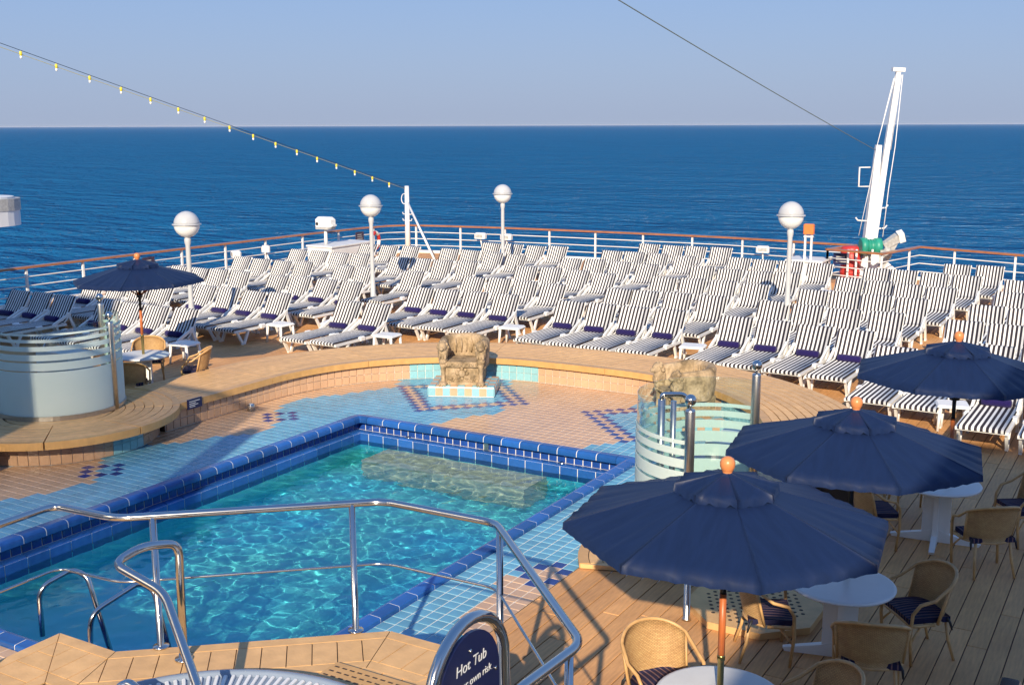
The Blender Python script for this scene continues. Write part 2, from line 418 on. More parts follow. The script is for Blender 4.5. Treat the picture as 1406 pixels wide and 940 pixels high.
RAIL_A = [(-27.95, -6), (-27.95, 14), (-27.9, 20), (-27.7, 26), (-27.48, 31.7), (-27.25, 34.7), (-26.95, 36.0), (-26.3, 36.75), (-24.6, 37.15), (-22.5, 37.5), (-19.9, 37.72), (-17.4, 37.88), (-15.4, 37.98), (-13.6, 38.0), (-11.2, 37.75), (-9.05, 37.5), (-9.5, 35.9)]
RAIL_B = [(-9.5, 35.9), (-7.72, 35.35), (-7.1, 38.0), (-3.9, 37.0), (2, 35.4), (8.5, 32.5), (8.8, 10), (8.8, -6)]
edge = [(-28.3, -30), (-28.3, 14), (-28.2, 20), (-28.0, 26), (-27.8, 32), (-27.55, 34.8), (-27.2, 36.2), (-26.45, 37.05), (-22.5, 37.85), (-17.4, 38.25), (-13.6, 38.35), (-8.9, 38.2), (-7.0, 38.4), (-3.8, 37.4), (2.2, 35.8), (8.9, 32.8), (9.2, 10), (9.2, -30)]
# hull below the deck edge
hb = MB()
nE = len(edge)
vs = [(x, y, .05) for x, y in edge] + [(x * .97 - .3, y * .96 if y > 0 else y, -14.5) for x, y in edge]
hb.add(vs, [(i + 1, i, nE + i, nE + i + 1) for i in range(nE - 1)])
hb.build('hull', M_hull, kind='structure')
hb = MB()
for (x0, y0), (x1, y1) in zip(edge, edge[1:]):
    d = Vector((x1 - x0, y1 - y0, 0)).normalized(); nn = Vector((-d.y, d.x, 0))
    hb.add([(x0, y0, -.02), (x1, y1, -.02), (x1, y1, .10), (x0, y0, .10)] + [(x0 - nn.x * .12, y0 - nn.y * .12, -.02), (x1 - nn.x * .12, y1 - nn.y * .12, -.02), (x1 - nn.x * .12, y1 - nn.y * .12, .10), (x0 - nn.x * .12, y0 - nn.y * .12, .10)],
           [(0, 1, 2, 3), (7, 6, 5, 4), (3, 2, 6, 7)])
hb.build('deck_edge', M_paint, kind='structure')

# pool extents
PX0, PX1, PY0, PY1 = -12.09, -6.665, 6.355, 15.19
# deck base (dark caulk showing between planks), with a hole for the tiled court
TX0, TX1, TY0, TY1 = -15.0, -4.6, 3.0, 19.7
TILE_RIGHT = -5.58
db = MB()
low = [(x, y) for x, y in edge]
def quad(b, x0, x1, y0, y1, z): b.add([(x0, y0, z), (x1, y0, z), (x1, y1, z), (x0, y1, z)], [(0, 1, 2, 3)])
left = [p for p in edge if p[0] <= TX0]; rightp = [p for p in edge if p[0] >= TX1]
mid = [p for p in edge if TX0 < p[0] < TX1]
db.add([(x, y, -.012) for x, y in left] + [(TX0, 38.3, -.012), (TX0, -30, -.012)], [tuple(range(len(left) + 1, -1, -1))])
db.add([(TX1, 38.0, -.012)] + [(x, y, -.012) for x, y in rightp] + [(TX1, -30, -.012)], [tuple(range(len(rightp) + 1, -1, -1))])
quad(db, TILE_RIGHT - .3, TX1, -30, 11.02, -.0125)
db.add([(TX0, 38.3, -.012)] + [(x, y, -.012) for x, y in mid] + [(TX1, 38.0, -.012), (TX1, TY1, -.012), (TX0, TY1, -.012)], [tuple(range(len(mid) + 3, -1, -1))])
quad(db, TX0, TX1, -30, TY0, -.012)
deck = db.build('deck', M_caulk, kind='structure')

# planks: near ones are parts, the rest one piece of stuff
PW = .19
POLY_DECK = edge
def court(x, y):      # the area covered by tiles and bench, no planks there
    if y > 20.2 or x < -15.9 or x > -4.75: return False
    if y < 11.0: return x < TILE_RIGHT and x > -15.4 and y > 2
    if x > -10.4 and y > 15: return hypot(x + 8.9, y - 15.0) < 4.3 if x > -8.9 else y < 19.3
    if x > -5.3 and y < 14.6: return False
    if x <= -10.4 and y > 15: return hypot(x + 10.4, y - 15.25) < 4.0
    return True
stuff = MB(); near = []
i0 = int(-22.7 / PW)
for i in range(i0, int(14.7 / PW)):
    x0 = -5.577 + i * PW + .005; x1 = -5.577 + (i + 1) * PW - .005; xc = (x0 + x1) / 2
    rnd = random.Random(i); y = -4 + rnd.random() * 2.2
    while y < 38.4:
        ln = rnd.choice((1.9, 2.4, 3.0)); 
        seg = []; st = .1; yy = y + .006; cur = None
        while yy < y + ln - .006:
            ok = inpoly(xc, yy, edge) and not court(xc, yy)
            if ok and cur is None: cur = yy
            if not ok and cur is not None: seg.append((cur, yy)); cur = None
            yy += st
        if cur is not None: seg.append((cur, y + ln - .006))
        for s0, s1 in seg:
            if s1 - s0 < .15: continue
            if xc > -5.7 and s0 > 3.5 and s1 < 20 and xc < 1.2: near.append((xc, s0, s1))
            else: stuff.box(x0, x1, s0, s1, -.011, 0)
        y += ln
near.sort(key=lambda q: hypot(q[0], q[1]))
for xc, s0, s1 in near[300:]: stuff.box(xc - PW / 2 + .005, xc + PW / 2 - .005, s0, s1, -.011, 0)
cache = {}
for xc, s0, s1 in near[:300]:
    k = round(s1 - s0, 2)
    if k not in cache: cache[k] = MB().bbox(-PW / 2 + .005, PW / 2 - .005, 0, k, -.011, 0, .004).mesh('plank', M_teak)
    obj('plank', cache[k], deck, loc=(xc, s0, 0))
stuff.build('planking', M_teak, deck, 'stuff')

# ------------------------------------------------------------------ tiled court
TP = .155
gb = MB()
quad(gb, TX0, PX0 + .1, TY0, TY1, -.006); quad(gb, PX1 - .1, TILE_RIGHT - .005, TY0, 11.02, -.006); quad(gb, PX1 - .1, TX1, 11.02, TY1, -.006)
quad(gb, PX0 + .1, PX1 - .1, PY1 - .1, TY1, -.006); quad(gb, PX0 + .1, PX1 - .1, TY0, PY0 + .1, -.006)
floor_ = gb.build('tile_floor', M_grout, kind='structure')
BL = [(-14.3, 7.5), (-13.6, 8.6), (-13.47, 9.14), (-13.28, 9.58), (-13.1, 9.82), (-13.11, 10.15), (-13.09, 10.36), (-13.71, 10.94), (-13.95, 11.23), (-14.1, 11.83), (-13.72, 12.22), (-13.48, 12.51), (-13.37, 12.82), (-13.1, 13.17), (-12.81, 13.6), (-12.97, 14.05), (-13.59, 14.73), (-13.69, 15.04), (-13.88, 15.51), (-13.72, 15.86), (-13.37, 16.33), (-13.07, 16.91), (-12.86, 17.33), (-13.09, 17.79), (-13.42, 18.4), (-12.5, 19.4), (-10.6, 19.6), (-11.03, 19.26), (-11.13, 18.82), (-10.26, 17.45), (-10.24, 17.02), (-10.06, 16.64), (-10.44, 16.07), (-10.75, 15.2), (-11.0, 14.8), (-12.0, 14.8), (-12.0, 7.5)]
BR = [(-7.95, 15.0), (-7.83, 15.22), (-7.75, 15.41), (-7.65, 15.65), (-7.51, 15.83), (-7.31, 16.1), (-7.33, 16.33), (-7.95, 17.3), (-8.2, 18.12), (-8.17, 18.39), (-8.16, 18.65), (-6.0, 19.2), (-4.6, 17), (-4.6, 11.3), (-5.6, 10.9), (-6.0, 10.9), (-6.15, 10.3), (-6.05, 9.6), (-6.05, 9.2), (-5.5, 8.4), (-6.3, 7.9), (-6.9, 7.9), (-6.9, 15.0)]
navy = set()
def cell(x, y): return (math.floor(x / TP), math.floor(y / TP))
def cluster(x, y):
    i, j = cell(x, y)
    for di, dj in ((1, 1), (1, -1), (-1, 1), (-1, -1), (2, 0), (-2, 0), (0, 2), (0, -2)): navy.add((i + di, j + dj))
cluster(-13.45, 10.75); cluster(-13.31, 14.48); cluster(-5.76, 10.6)
peach_force = set(); blue_force = set()
def emblem(cx, cy, mir):
    """two nested squares of navy tiles set corner to corner round a throne"""
    ci, cj = cell(cx, cy)
    for rad in (9, 7):
        for k in range(-rad, rad + 1):
            for s_ in (1, -1):
                navy.add((ci + k, cj + s_ * (rad - abs(k))))
    for k in range(-9, 10):
        for q in range(-9, 10):
            if abs(k) + abs(q) == 8: peach_force.add((ci + k, cj + q))
            elif abs(k) + abs(q) < 7: blue_force.add((ci + k, cj + q))
emblem(-11.42, 17.45, 1); emblem(-7.35, 17.45, -1)
def tilecol(i, j):
    if (i, j) in navy: return 2
    if (i, j) in peach_force: return 0
    if (i, j) in blue_force: return 1
    x, y = (i + .5) * TP, (j + .5) * TP
    return 1 if inpoly(x, y, BL) or inpoly(x, y, BR) else 0
tiles = []
for i in range(int(TX0 / TP) - 1, int(TX1 / TP) + 1):
    for j in range(int(TY0 / TP), int(TY1 / TP) + 1):
        x, y = (i + .5) * TP, (j + .5) * TP
        if PX0 - .01 < x < PX1 + .01 and PY0 - .01 < y < PY1 + .01: continue
        if y < 11.05 and x > TILE_RIGHT + .02: continue
        if y < 4.6 or x < -14.8: continue
        if hypot(x + 4.3, y - 11.85) < 1.45 or hypot(x + 15.3, y - 11.7) < 1.4: continue
        if not court(x, y) : continue
        tiles.append((x, y, tilecol(i, j)))
tiles.sort(key=lambda t: hypot(t[0], t[1]) + (50 if t[1] < 8.3 else 0))
tm = [MB().bbox(-TP / 2 + .0068, TP / 2 - .0068, -TP / 2 + .0068, TP / 2 - .0068, -.006, .0, .0025).mesh('tile', q) for q in (M_peach, M_blue, M_navy)]
for x, y, c in tiles[:300]: obj('tile', tm[c], floor_, loc=(x, y, random.uniform(-.0008, .0008)))
tb = MB(); h = TP / 2 - .0068
for x, y, c in tiles[300:]:
    dz = random.uniform(-.0008, .0008)
    vs = [(x - h, y - h, -.006), (x + h, y - h, -.006), (x + h, y + h, -.006), (x - h, y + h, -.006)] + [(x - h + .002, y - h + .002, dz), (x + h - .002, y - h + .002, dz), (x + h - .002, y + h - .002, dz), (x - h + .002, y + h - .002, dz)]
    tb.add(vs, [(4, 5, 6, 7), (0, 1, 5, 4), (1, 2, 6, 5), (2, 3, 7, 6), (3, 0, 4, 7)], False, c)
tb.build('tiling', [M_peach, M_blue, M_navy], floor_, 'stuff')
# two little deck drains / spotlights standing on the tile floor by the wall
t = thing('deck_light', 'small round steel deck light at the foot of the tiled bench wall', 'deck light', (-14.0, 14.55, 0))
MB().lathe([(.07, 0), (.07, .1), (.06, .12), (0, .12)], 14).build('housing', M_brushed, t); MB().lathe([(.045, .121), (.03, .127), (0, .128)], 12).build('lens', M_bulb, t)

# ------------------------------------------------------------------ swimming pool
pool = thing('swimming_pool', 'sunken rectangular pool edged with glossy cobalt blue tiles', 'swimming pool', (0, 0, 0))
WZ = -.355
sh = MB()
ix0, ix1, iy0, iy1 = PX0 + .198, PX1 - .198, PY0 + .198, PY1 - .198
zb = -1.55
sh.add([(ix0, iy0, zb), (ix1, iy0, zb), (ix1, iy1, zb), (ix0, iy1, zb), (ix0, iy0, -.42), (ix1, iy0, -.42), (ix1, iy1, -.42), (ix0, iy1, -.42)],
       [(0, 1, 2, 3), (0, 4, 5, 1), (1, 5, 6, 2), (2, 6, 7, 3), (3, 7, 4, 0)])
sh.build('lining', M_pool, pool)
bk = MB()          # grout behind the rim tiles
ox0, ox1, oy0, oy1 = PX0 + .02, PX1 - .02, PY0 + .02, PY1 - .02
gi = .06
def ringwall(b, x0, x1, y0, y1, z0, z1, inward=True):
    vs = [(x0, y0, z0), (x1, y0, z0), (x1, y1, z0), (x0, y1, z0), (x0, y0, z1), (x1, y0, z1), (x1, y1, z1), (x0, y1, z1)]
    b.add(vs, [(0, 4, 5, 1), (1, 5, 6, 2), (2, 6, 7, 3), (3, 7, 4, 0)])
ringwall(bk, PX0 + gi, PX1 - gi, PY0 + gi, PY1 - gi, -.40, .03)
bk.build('gutter_wall', M_grout, pool)
def perim(x0, x1, y0, y1, L):
    """tile slots along a rectangle: (centre x, centre y, rotation, length); local +y points to the pool"""
    out = []
    for (ax, ay, bx, by, rz) in ((x0, y0, x1, y0, 0), (x1, y0, x1, y1, pi / 2), (x1, y1, x0, y1, pi), (x0, y1, x0, y0, -pi / 2)):
        n_ = max(1, round(hypot(bx - ax, by - ay) / L)); 
        for k in range(n_):
            tt = (k + .5) / n_; out.append((ax + (bx - ax) * tt, ay + (by - ay) * tt, rz, hypot(bx - ax, by - ay) / n_))
    return out
def cop_mesh(L, corner=False):
    prof = [(0, -.006), (0, .04), (.012, .052), (.135, .058), (.172, .050), (.194, .028), (.200, .0), (.200, -.045), (.19, -.055), (.10, -.055)]
    h = L / 2 - .0065
    rows = [[(-h, y, z), (h, y, z)] for y, z in prof]
    b = MB(); n_ = len(prof)
    b.add([r[0] for r in rows] + [r[1] for r in rows], [(i, n_ + i, n_ + i + 1, i + 1) for i in range(n_ - 1)], False)
    b.f += [tuple(range(n_)), tuple(range(2 * n_ - 1, n_ - 1, -1))]; b.sm += [False, False]; b.mi += [0, 0]
    return b.mesh('coping_tile', M_coping)
cc = {}
CR = .42
for (x, y, rz, L) in perim(PX0, PX1, PY0, PY1, .33):
    # shorten the rows so that the mitred corner pieces fit
    dx = min(x - PX0, PX1 - x); dy = min(y - PY0, PY1 - y)
    if min(max(dx, 0), 9) < CR and rz in (0, pi) or dy < CR and rz not in (0, pi): continue
    k = round(L, 3)
    if k not in cc: cc[k] = cop_mesh(L)
    obj('coping_tile', cc[k], pool, loc=(x, y, 0), rz=rz)
# corner pieces: curved coping swept round each corner
prof = [(0, -.006), (0, .04), (.012, .052), (.135, .058), (.172, .050), (.194, .028), (.200, .0), (.200, -.045), (.19, -.055), (.10, -.055)]
Ls = {0: (PX1 - PX0) / round((PX1 - PX0) / .33), 1: (PY1 - PY0) / round((PY1 - PY0) / .33)}
for cx, cy, sx, sy in ((PX0, PY1, 1, -1), (PX1, PY1, -1, -1), (PX0, PY0, 1, 1), (PX1, PY0, -1, 1)):
    ex = Ls[0] * math.ceil((CR - Ls[0] / 2) / Ls[0] - 1e-6); ey = Ls[1] * math.ceil((CR - Ls[1] / 2) / Ls[1] - 1e-6)
    # path from along-x end to along-y end, quarter turn
    path = [(cx + sx * ex, cy), (cx + sx * .22, cy)] + [(cx + sx * (.22 - .22 * sin(q)), cy + sy * (.22 - .22 * cos(q))) for q in [radians(v) for v in (15, 30, 45, 60, 75)]] + [(cx, cy + sy * .22), (cx, cy + sy * ey)]
    nrm = [(0, sy), (0, sy)] + [(sx * sin(q), sy * cos(q)) for q in [radians(v) for v in (15, 30, 45, 60, 75)]] + [(sx, 0), (sx, 0)]
    ncut = [(0, 2), (2, 4), (4, 6), (6, len(path) - 1)] if False else [(0, 3), (3, 5), (5, 8)]
    for s0, s1 in ncut:
        b = MB(); pts = []
        for q in range(s0, s1 + 1):
            for d_, z in prof:
                d2 = min(d_, .2)
                pts.append((path[q][0] + nrm[q][0] * d2, path[q][1] + nrm[q][1] * d2, z))
        n_ = len(prof); K = s1 - s0 + 1
        fs = [(i * n_ + j, (i + 1) * n_ + j, (i + 1) * n_ + j + 1, i * n_ + j + 1) for i in range(K - 1) for j in range(n_ - 1)]
        if sx * sy > 0: fs = [f[::-1] for f in fs]
        b.add(pts, fs, False); b.build('coping_tile', M_coping, pool)
gc = MB()
def ringprism(b, x0, x1, y0, y1, prof_):
    for (px_, py_, qx, qy, nx, ny) in ((x0, y0, x1, y0, 0, 1), (x1, y0, x1, y1, -1, 0), (x1, y1, x0, y1, 0, -1), (x0, y1, x0, y0, 1, 0)):
        tx, ty = (qx - px_) / hypot(qx - px_, qy - py_), (qy - py_) / hypot(qx - px_, qy - py_)
        A = [(px_ + nx * d_ + tx * (CR + .1), py_ + ny * d_ + ty * (CR + .1), z_) for d_, z_ in prof_]; B = [(qx + nx * d_ - tx * (CR + .1), qy + ny * d_ - ty * (CR + .1), z_) for d_, z_ in prof_]
        k_ = len(prof_); b.add(A + B, [(i, k_ + i, k_ + i + 1, i + 1) for i in range(k_ - 1)])
ringprism(gc, PX0, PX1, PY0, PY1, [(.004, .0), (.004, .038), (.014, .049), (.134, .055), (.170, .047), (.191, .026), (.197, .0), (.197, -.044), (.11, -.052)])
gc.build('coping_grout', M_grout, pool)
# small tile row in the gutter, then the lower band at the water line
sm_ = MB().bbox(-.0675, .0675, 0, .012, -.205, -.085, .003).mesh('gutter_tile', M_gutter)
for (x, y, rz, L) in perim(PX0 + gi - .001, PX1 - gi + .001, PY0 + gi - .001, PY1 - gi + .001, .15): obj('gutter_tile', sm_, pool, loc=(x, y, 0), rz=rz)
lo = {}
for (x, y, rz, L) in perim(PX0 + gi, PX1 - gi, PY0 + gi, PY1 - gi, .32):
    k = round(L, 3)
    if k not in lo: 
        b = MB(); hh = L / 2 - .0065; pr = [(0, -.214), (.09, -.212), (.122, -.220), (.138, -.242), (.142, -.60), (0, -.60)]
        b.add([(-hh, y_, z_) for y_, z_ in pr] + [(hh, y_, z_) for y_, z_ in pr], [(i, 6 + i, 7 + i, i + 1) for i in range(5)], False)
        b.f += [tuple(range(6)), tuple(range(11, 5, -1))]; b.sm += [False, False]; b.mi += [0, 0]
        lo[k] = b.mesh('waterline_tile', M_coping)
    obj('waterline_tile', lo[k], pool, loc=(x, y, 0), rz=rz)
gr = MB()
ringwall(gr, PX0 + gi + .132, PX1 - gi - .132, PY0 + gi + .132, PY1 - gi - .132, -.60, -.232)
gr.build('waterline_grout', M_grout, pool)
MB().box(-11.3, -8.2, 14.25, iy1, -1.5, -.62).build('step', M_step, pool)
for x_ in (-10.95, -8.0):
    MB().lathe([(.05, 0), (.05, .05), (.03, .06), (0, .06)], 10, M=Matrix.Translation((x_, PY1 - gi - .012, -.235)) @ Matrix.Rotation(pi / 2, 4, 'X')).build('inlet', M_chrome, pool)
MB().box(-9.42, -9.34, PY1 - gi - .05, PY1 - gi - .013, -.21, -.06).build('gutter_joint', M_brushed, pool)
# water surface
wm = MB(); NX, NY = 230, 380
def wave_h(x, y):
    a_ = noise.noise(Vector((x * 1.1, y * 1.1, .3))); b_ = noise.noise(Vector((x * 4.3 + a_, y * 4.3 + .6 * a_, 4.1))); c_ = noise.noise(Vector((x * 7.4 + b_, y * 7.4, 8.)))
    return .012 * a_ + .0066 * b_ + .0028 * c_
wm.add([(x, y, WZ + wave_h(x, y)) for x, y in [(PX0 + .18 + (PX1 - PX0 - .36) * i / NX, PY0 + .18 + (PY1 - PY0 - .36) * j / NY) for j in range(NY + 1) for i in range(NX + 1)]],
       [(j * (NX + 1) + i, j * (NX + 1) + i + 1, (j + 1) * (NX + 1) + i + 1, (j + 1) * (NX + 1) + i) for j in range(NY) for i in range(NX)], True)
wo = wm.build('pool_water', M_water, kind='structure'); wo.cycles.is_caustics_caster = True
for o in COL.objects:
    if o.parent is pool and o.name.split('.')[0] in ('lining', 'step', 'waterline_tile', 'waterline_grout'): o.cycles.is_caustics_receiver = True

# ------------------------------------------------------------------ curved teak bench round the court
def arc(cx, cy, r, a0, a1, n): return [(cx + r * cos(radians(a0 + (a1 - a0) * k / n)), cy + r * sin(radians(a0 + (a1 - a0) * k / n))) for k in range(n + 1)]
inner = [(-14.2, 12.75), (-14.2, 13.6), (-14.2, 14.4)] + arc(-10.4, 15.25, 3.8, 180, 90, 22) + [(-9.9, 19.08)] + arc(-8.9, 15.0, 4.08, 90, 0, 22) + [(-4.82, 14.9), (-4.83, 15.0 - .6)]
def offs(path, d):
    out = []
    for i, p in enumerate(path):
        q0 = path[max(i - 1, 0)]; q1 = path[min(i + 1, len(path) - 1)]
        tx, ty = q1[0] - q0[0], q1[1] - q0[1]; L = hypot(tx, ty)
        out.append((p[0] - ty / L * d, p[1] + tx / L * d))
    return out
def resample(path, step):
    L = [0]
    for p, q in zip(path, path[1:]): L.append(L[-1] + hypot(q[0] - p[0], q[1] - p[1]))
    n_ = max(1, round(L[-1] / step)); out = []
    j = 0
    for k in range(n_ + 1):
        s_ = L[-1] * k / n_
        while j < len(L) - 2 and L[j + 1] < s_: j += 1
        t_ = (s_ - L[j]) / max(1e-9, L[j + 1] - L[j]); out.append((path[j][0] + (path[j + 1][0] - path[j][0]) * t_, path[j][1] + (path[j + 1][1] - path[j][1]) * t_))
    return out
inner = resample(inner, .25)
def strip(b, path, d0, d1, z0, z1, m=0):
    A = offs(path, d0); B = offs(path, d1); n_ = len(path)
    vs = [(x, y, z0) for x, y in A] + [(x, y, z0) for x, y in B] + [(x, y, z1) for x, y in A] + [(x, y, z1) for x, y in B]
    fs = []
    for i in range(n_ - 1):
        fs += [(2 * n_ + i, 2 * n_ + i + 1, 3 * n_ + i + 1, 3 * n_ + i), (i, i + 1, 2 * n_ + i + 1, 2 * n_ + i), (n_ + i + 1, n_ + i, 3 * n_ + i, 3 * n_ + i + 1)]
    fs += [(0, 2 * n_, 3 * n_, n_), (n_ - 1, 2 * n_ - 1, 4 * n_ - 1, 3 * n_ - 1)]
    # the path runs so that +d lies on its left: flip to keep normals out
    b.add(vs, [f for f in fs], False, m)
bench = thing('teak_bench', 'long curved teak bench with a tiled base wrapping round the pool court', 'bench', (0, 0, 0))
BZ = .45
core = MB(); strip(core, inner, .03, 1.57, .002, BZ - .045); core.build('core', M_caulk, bench)
npt = len(inner); segs = 7; cuts = [round(k * (npt - 1) / segs) for k in range(segs + 1)]
wplank = 1.46 / 10
def strip2(b, A, B, z0, z1):
    n_ = len(A)
    vs = [(x, y, z0) for x, y in A] + [(x, y, z0) for x, y in B] + [(x, y, z1) for x, y in A] + [(x, y, z1) for x, y in B]
    fs = []
    for i in range(n_ - 1):
        fs += [(2 * n_ + i, 2 * n_ + i + 1, 3 * n_ + i + 1, 3 * n_ + i), (i, i + 1, 2 * n_ + i + 1, 2 * n_ + i), (n_ + i + 1, n_ + i, 3 * n_ + i, 3 * n_ + i + 1)]
    fs += [(0, 2 * n_, 3 * n_, n_), (n_ - 1, 2 * n_ - 1, 4 * n_ - 1, 3 * n_ - 1)]
    b.add(vs, fs)
for k in range(segs):
    c0, c1 = cuts[k], cuts[k + 1] + 1
    def trim(pts, e=.008):
        p, q = Vector(pts[0]), Vector(pts[1]); p2 = p + (q - p).normalized() * e
        r_, s_ = Vector(pts[-1]), Vector(pts[-2]); r2_ = r_ + (s_ - r_).normalized() * e
        return [tuple(p2)] + pts[1:-1] + [tuple(r2_)]
    def cut(d): return trim(offs(inner, d)[c0:c1], .004)
    b = MB(); strip2(b, cut(-.10), cut(.045), BZ - .115, BZ + .002); b.build('fascia', M_fascia, bench)
    for q in range(10):
        b = MB(); strip2(b, cut(.055 + q * wplank), cut(.055 + (q + 1) * wplank - .018), BZ - .04, BZ); b.build('plank', M_teak2, bench)
def walltiles(path, parent, z0, blue=lambda x, y: False, d=0.0, rows=2, th=.15):
    pts = resample(path, .155); mm = {}
    gm = MB(); strip(gm, pts, d + .008, d + .028, .002, z0 + rows * .155 + .02); gm.build('wall_grout', M_grout, parent)
    for p, q in zip(pts, pts[1:]):
        L = hypot(q[0] - p[0], q[1] - p[1]); an = atan2(q[1] - p[1], q[0] - p[0]); x, y = (p[0] + q[0]) / 2, (p[1] + q[1]) / 2
        for r_ in range(rows):
            bl = blue(x, y); key = (bl, round(L, 3), r_)
            if key not in mm: mm[key] = MB().bbox(-L / 2 + .006, L / 2 - .006, -.012 + d, .006 + d + .004, z0 + r_ * .155 + .006, z0 + (r_ + 1) * .155 - .006, .003).mesh('wall_tile', M_wallblue if bl else M_walltile)
            obj('wall_tile', mm[key], parent, loc=(x, y, 0), rz=an)
walltiles(inner, bench, .012, lambda x, y: (-13.0 < x < -10.6 and y > 17) or (x > -6.6 and y > 13.8))
t = tag(MB().box(-.012, .012, -.16, .16, -.085, .085).build('notice_plate', M_signblue), 'small navy notice plate fixed to the edge of the teak bench', 'sign')
t.location = (-14.085, 13.3, BZ - .055)
for k, (w_, z_) in enumerate(((.24, .045), (.15, .012), (.2, -.018), (.13, -.046))):
    MB().box(.0125, .0135, -.13, -.13 + w_, z_ - .005, z_ + .005).build('print_line', M_ink, t)

def round_end(label, cx, cy, r, a0, a1, wb, tail):
    """round bench end: ring planks over a tiled drum"""
    BZ = .455
    t = thing('bench_end', label, 'bench', (cx, cy, 0))
    MB().prism([(p[0] * .995, p[1] * .995) for p in arc(0, 0, r - .10, a0, a1, 40)], .33, BZ - .03).build('core', M_caulk, t)
    nr = 6; n_ = 8
    for s_ in range(n_):
        b0 = a0 + (a1 - a0) * s_ / n_ + .35; b1 = a0 + (a1 - a0) * (s_ + 1) / n_ - .35
        for k in range(nr):
            r1 = r - .10 - k * .15; r0 = r1 - .138
            A = arc(0, 0, r0, b0, b1, 10); B = arc(0, 0, r1, b0, b1, 10)
            MB().prism(B + A[::-1], BZ - .04, BZ).build('plank', M_teak2, t)
        A = arc(0, 0, r - .088, b0, b1, 12); B = arc(0, 0, r + .02, b0, b1, 12)
        MB().prism(B + A[::-1], BZ - .115, BZ + .002).build('fascia', M_fascia, t)
    MB().prism(arc(0, 0, r - 1.02, a0, a1, 24), BZ - .04, BZ - .006).build('inner_board', M_teak2, t)
    MB().lathe([(r - .34, .002), (r - .34, .34)], 48).build('drum', M_grout, t)
    m1 = MB().bbox(-.0735, .0735, -.012, .008, .016, .165, .003).mesh('wall_tile', M_walltile); m2 = MB().bbox(-.0735, .0735, -.012, .008, .016, .165, .003).mesh('wall_tile', M_wallblue)
    rr = r - .335; nn = int(2 * pi * rr / .155)
    for k in range(nn):
        an = 2 * pi * k / nn; dg = math.degrees(an) % 360
        if not (a0 - 10 <= dg <= a1 + 10 or a0 - 10 <= dg - 360 <= a1 + 10): continue
        for z_ in (0, .155):
            obj('wall_tile', m2 if wb[0] < (dg if dg < 200 else dg - 360) < wb[1] else m1, t, loc=(rr * cos(an), rr * sin(an), z_), rz=an + pi / 2 + pi)
    return t
round_end('round teak bench end carrying the glass screen beside the pool, in shade', -15.35, 11.6, 1.85, -180, 180, (-8, 14), 0)
t = thing('round_podium', 'low half-round teak podium under the shower screen, its rim beside the checker tiles', 'podium', (-4.3, 11.85, 0))
MB().prism(arc(0, 0, 1.5, 90, 216, 28) + [(.16, -.45), (.16, 1.5)], .002, .05).build('core', M_caulk, t)
for s_ in range(4):
    b0 = 90 + 31.5 * s_ + .3; b1 = 90 + 31.5 * (s_ + 1) - .3
    MB().prism(arc(0, 0, 1.55, b0, b1, 12) + arc(0, 0, 1.43, b0, b1, 12)[::-1], .01, .064).build('fascia', M_fascia, t)
    for k in range(9): MB().prism(arc(0, 0, 1.42 - k * .155, b0 + .2, b1 - .2, 10) + arc(0, 0, 1.275 - k * .155, b0 + .2, b1 - .2, 10)[::-1], .035, .06).build('plank', M_teak2, t)
MB().box(.01, .18, -.46, 1.52, .01, .062).build('edge_board', M_teak2, t)
MB().prism([(0, -.01), (1.54 * cos(radians(216.2)), 1.54 * sin(radians(216.2))), (0, -.49)], .01, .061).build('corner_board', M_teak2, t)
t = thing('bench_block', 'straight teak bench block where the tiled wall runs out of the picture', 'bench', (-15.6, 8.2, 0))
MB().box(-1, 1.02, -1.5, 1.55, .002, .34).build('core', M_grout, t)
for k in range(12): MB().bbox(-1 + k * .17, -1 + k * .17 + .158, -1.5, 1.62, BZ - .11, BZ, .005).build('plank', M_teak2, t)
m1 = MB().bbox(-.0735, .0735, -.012, .008, .016, .165, .003).mesh('wall_tile', M_walltile)
for k in range(19):
    for z_ in (0, .155): obj('wall_tile', m1, t, loc=(1.03, -1.4 + k * .155, z_), rz=pi / 2)

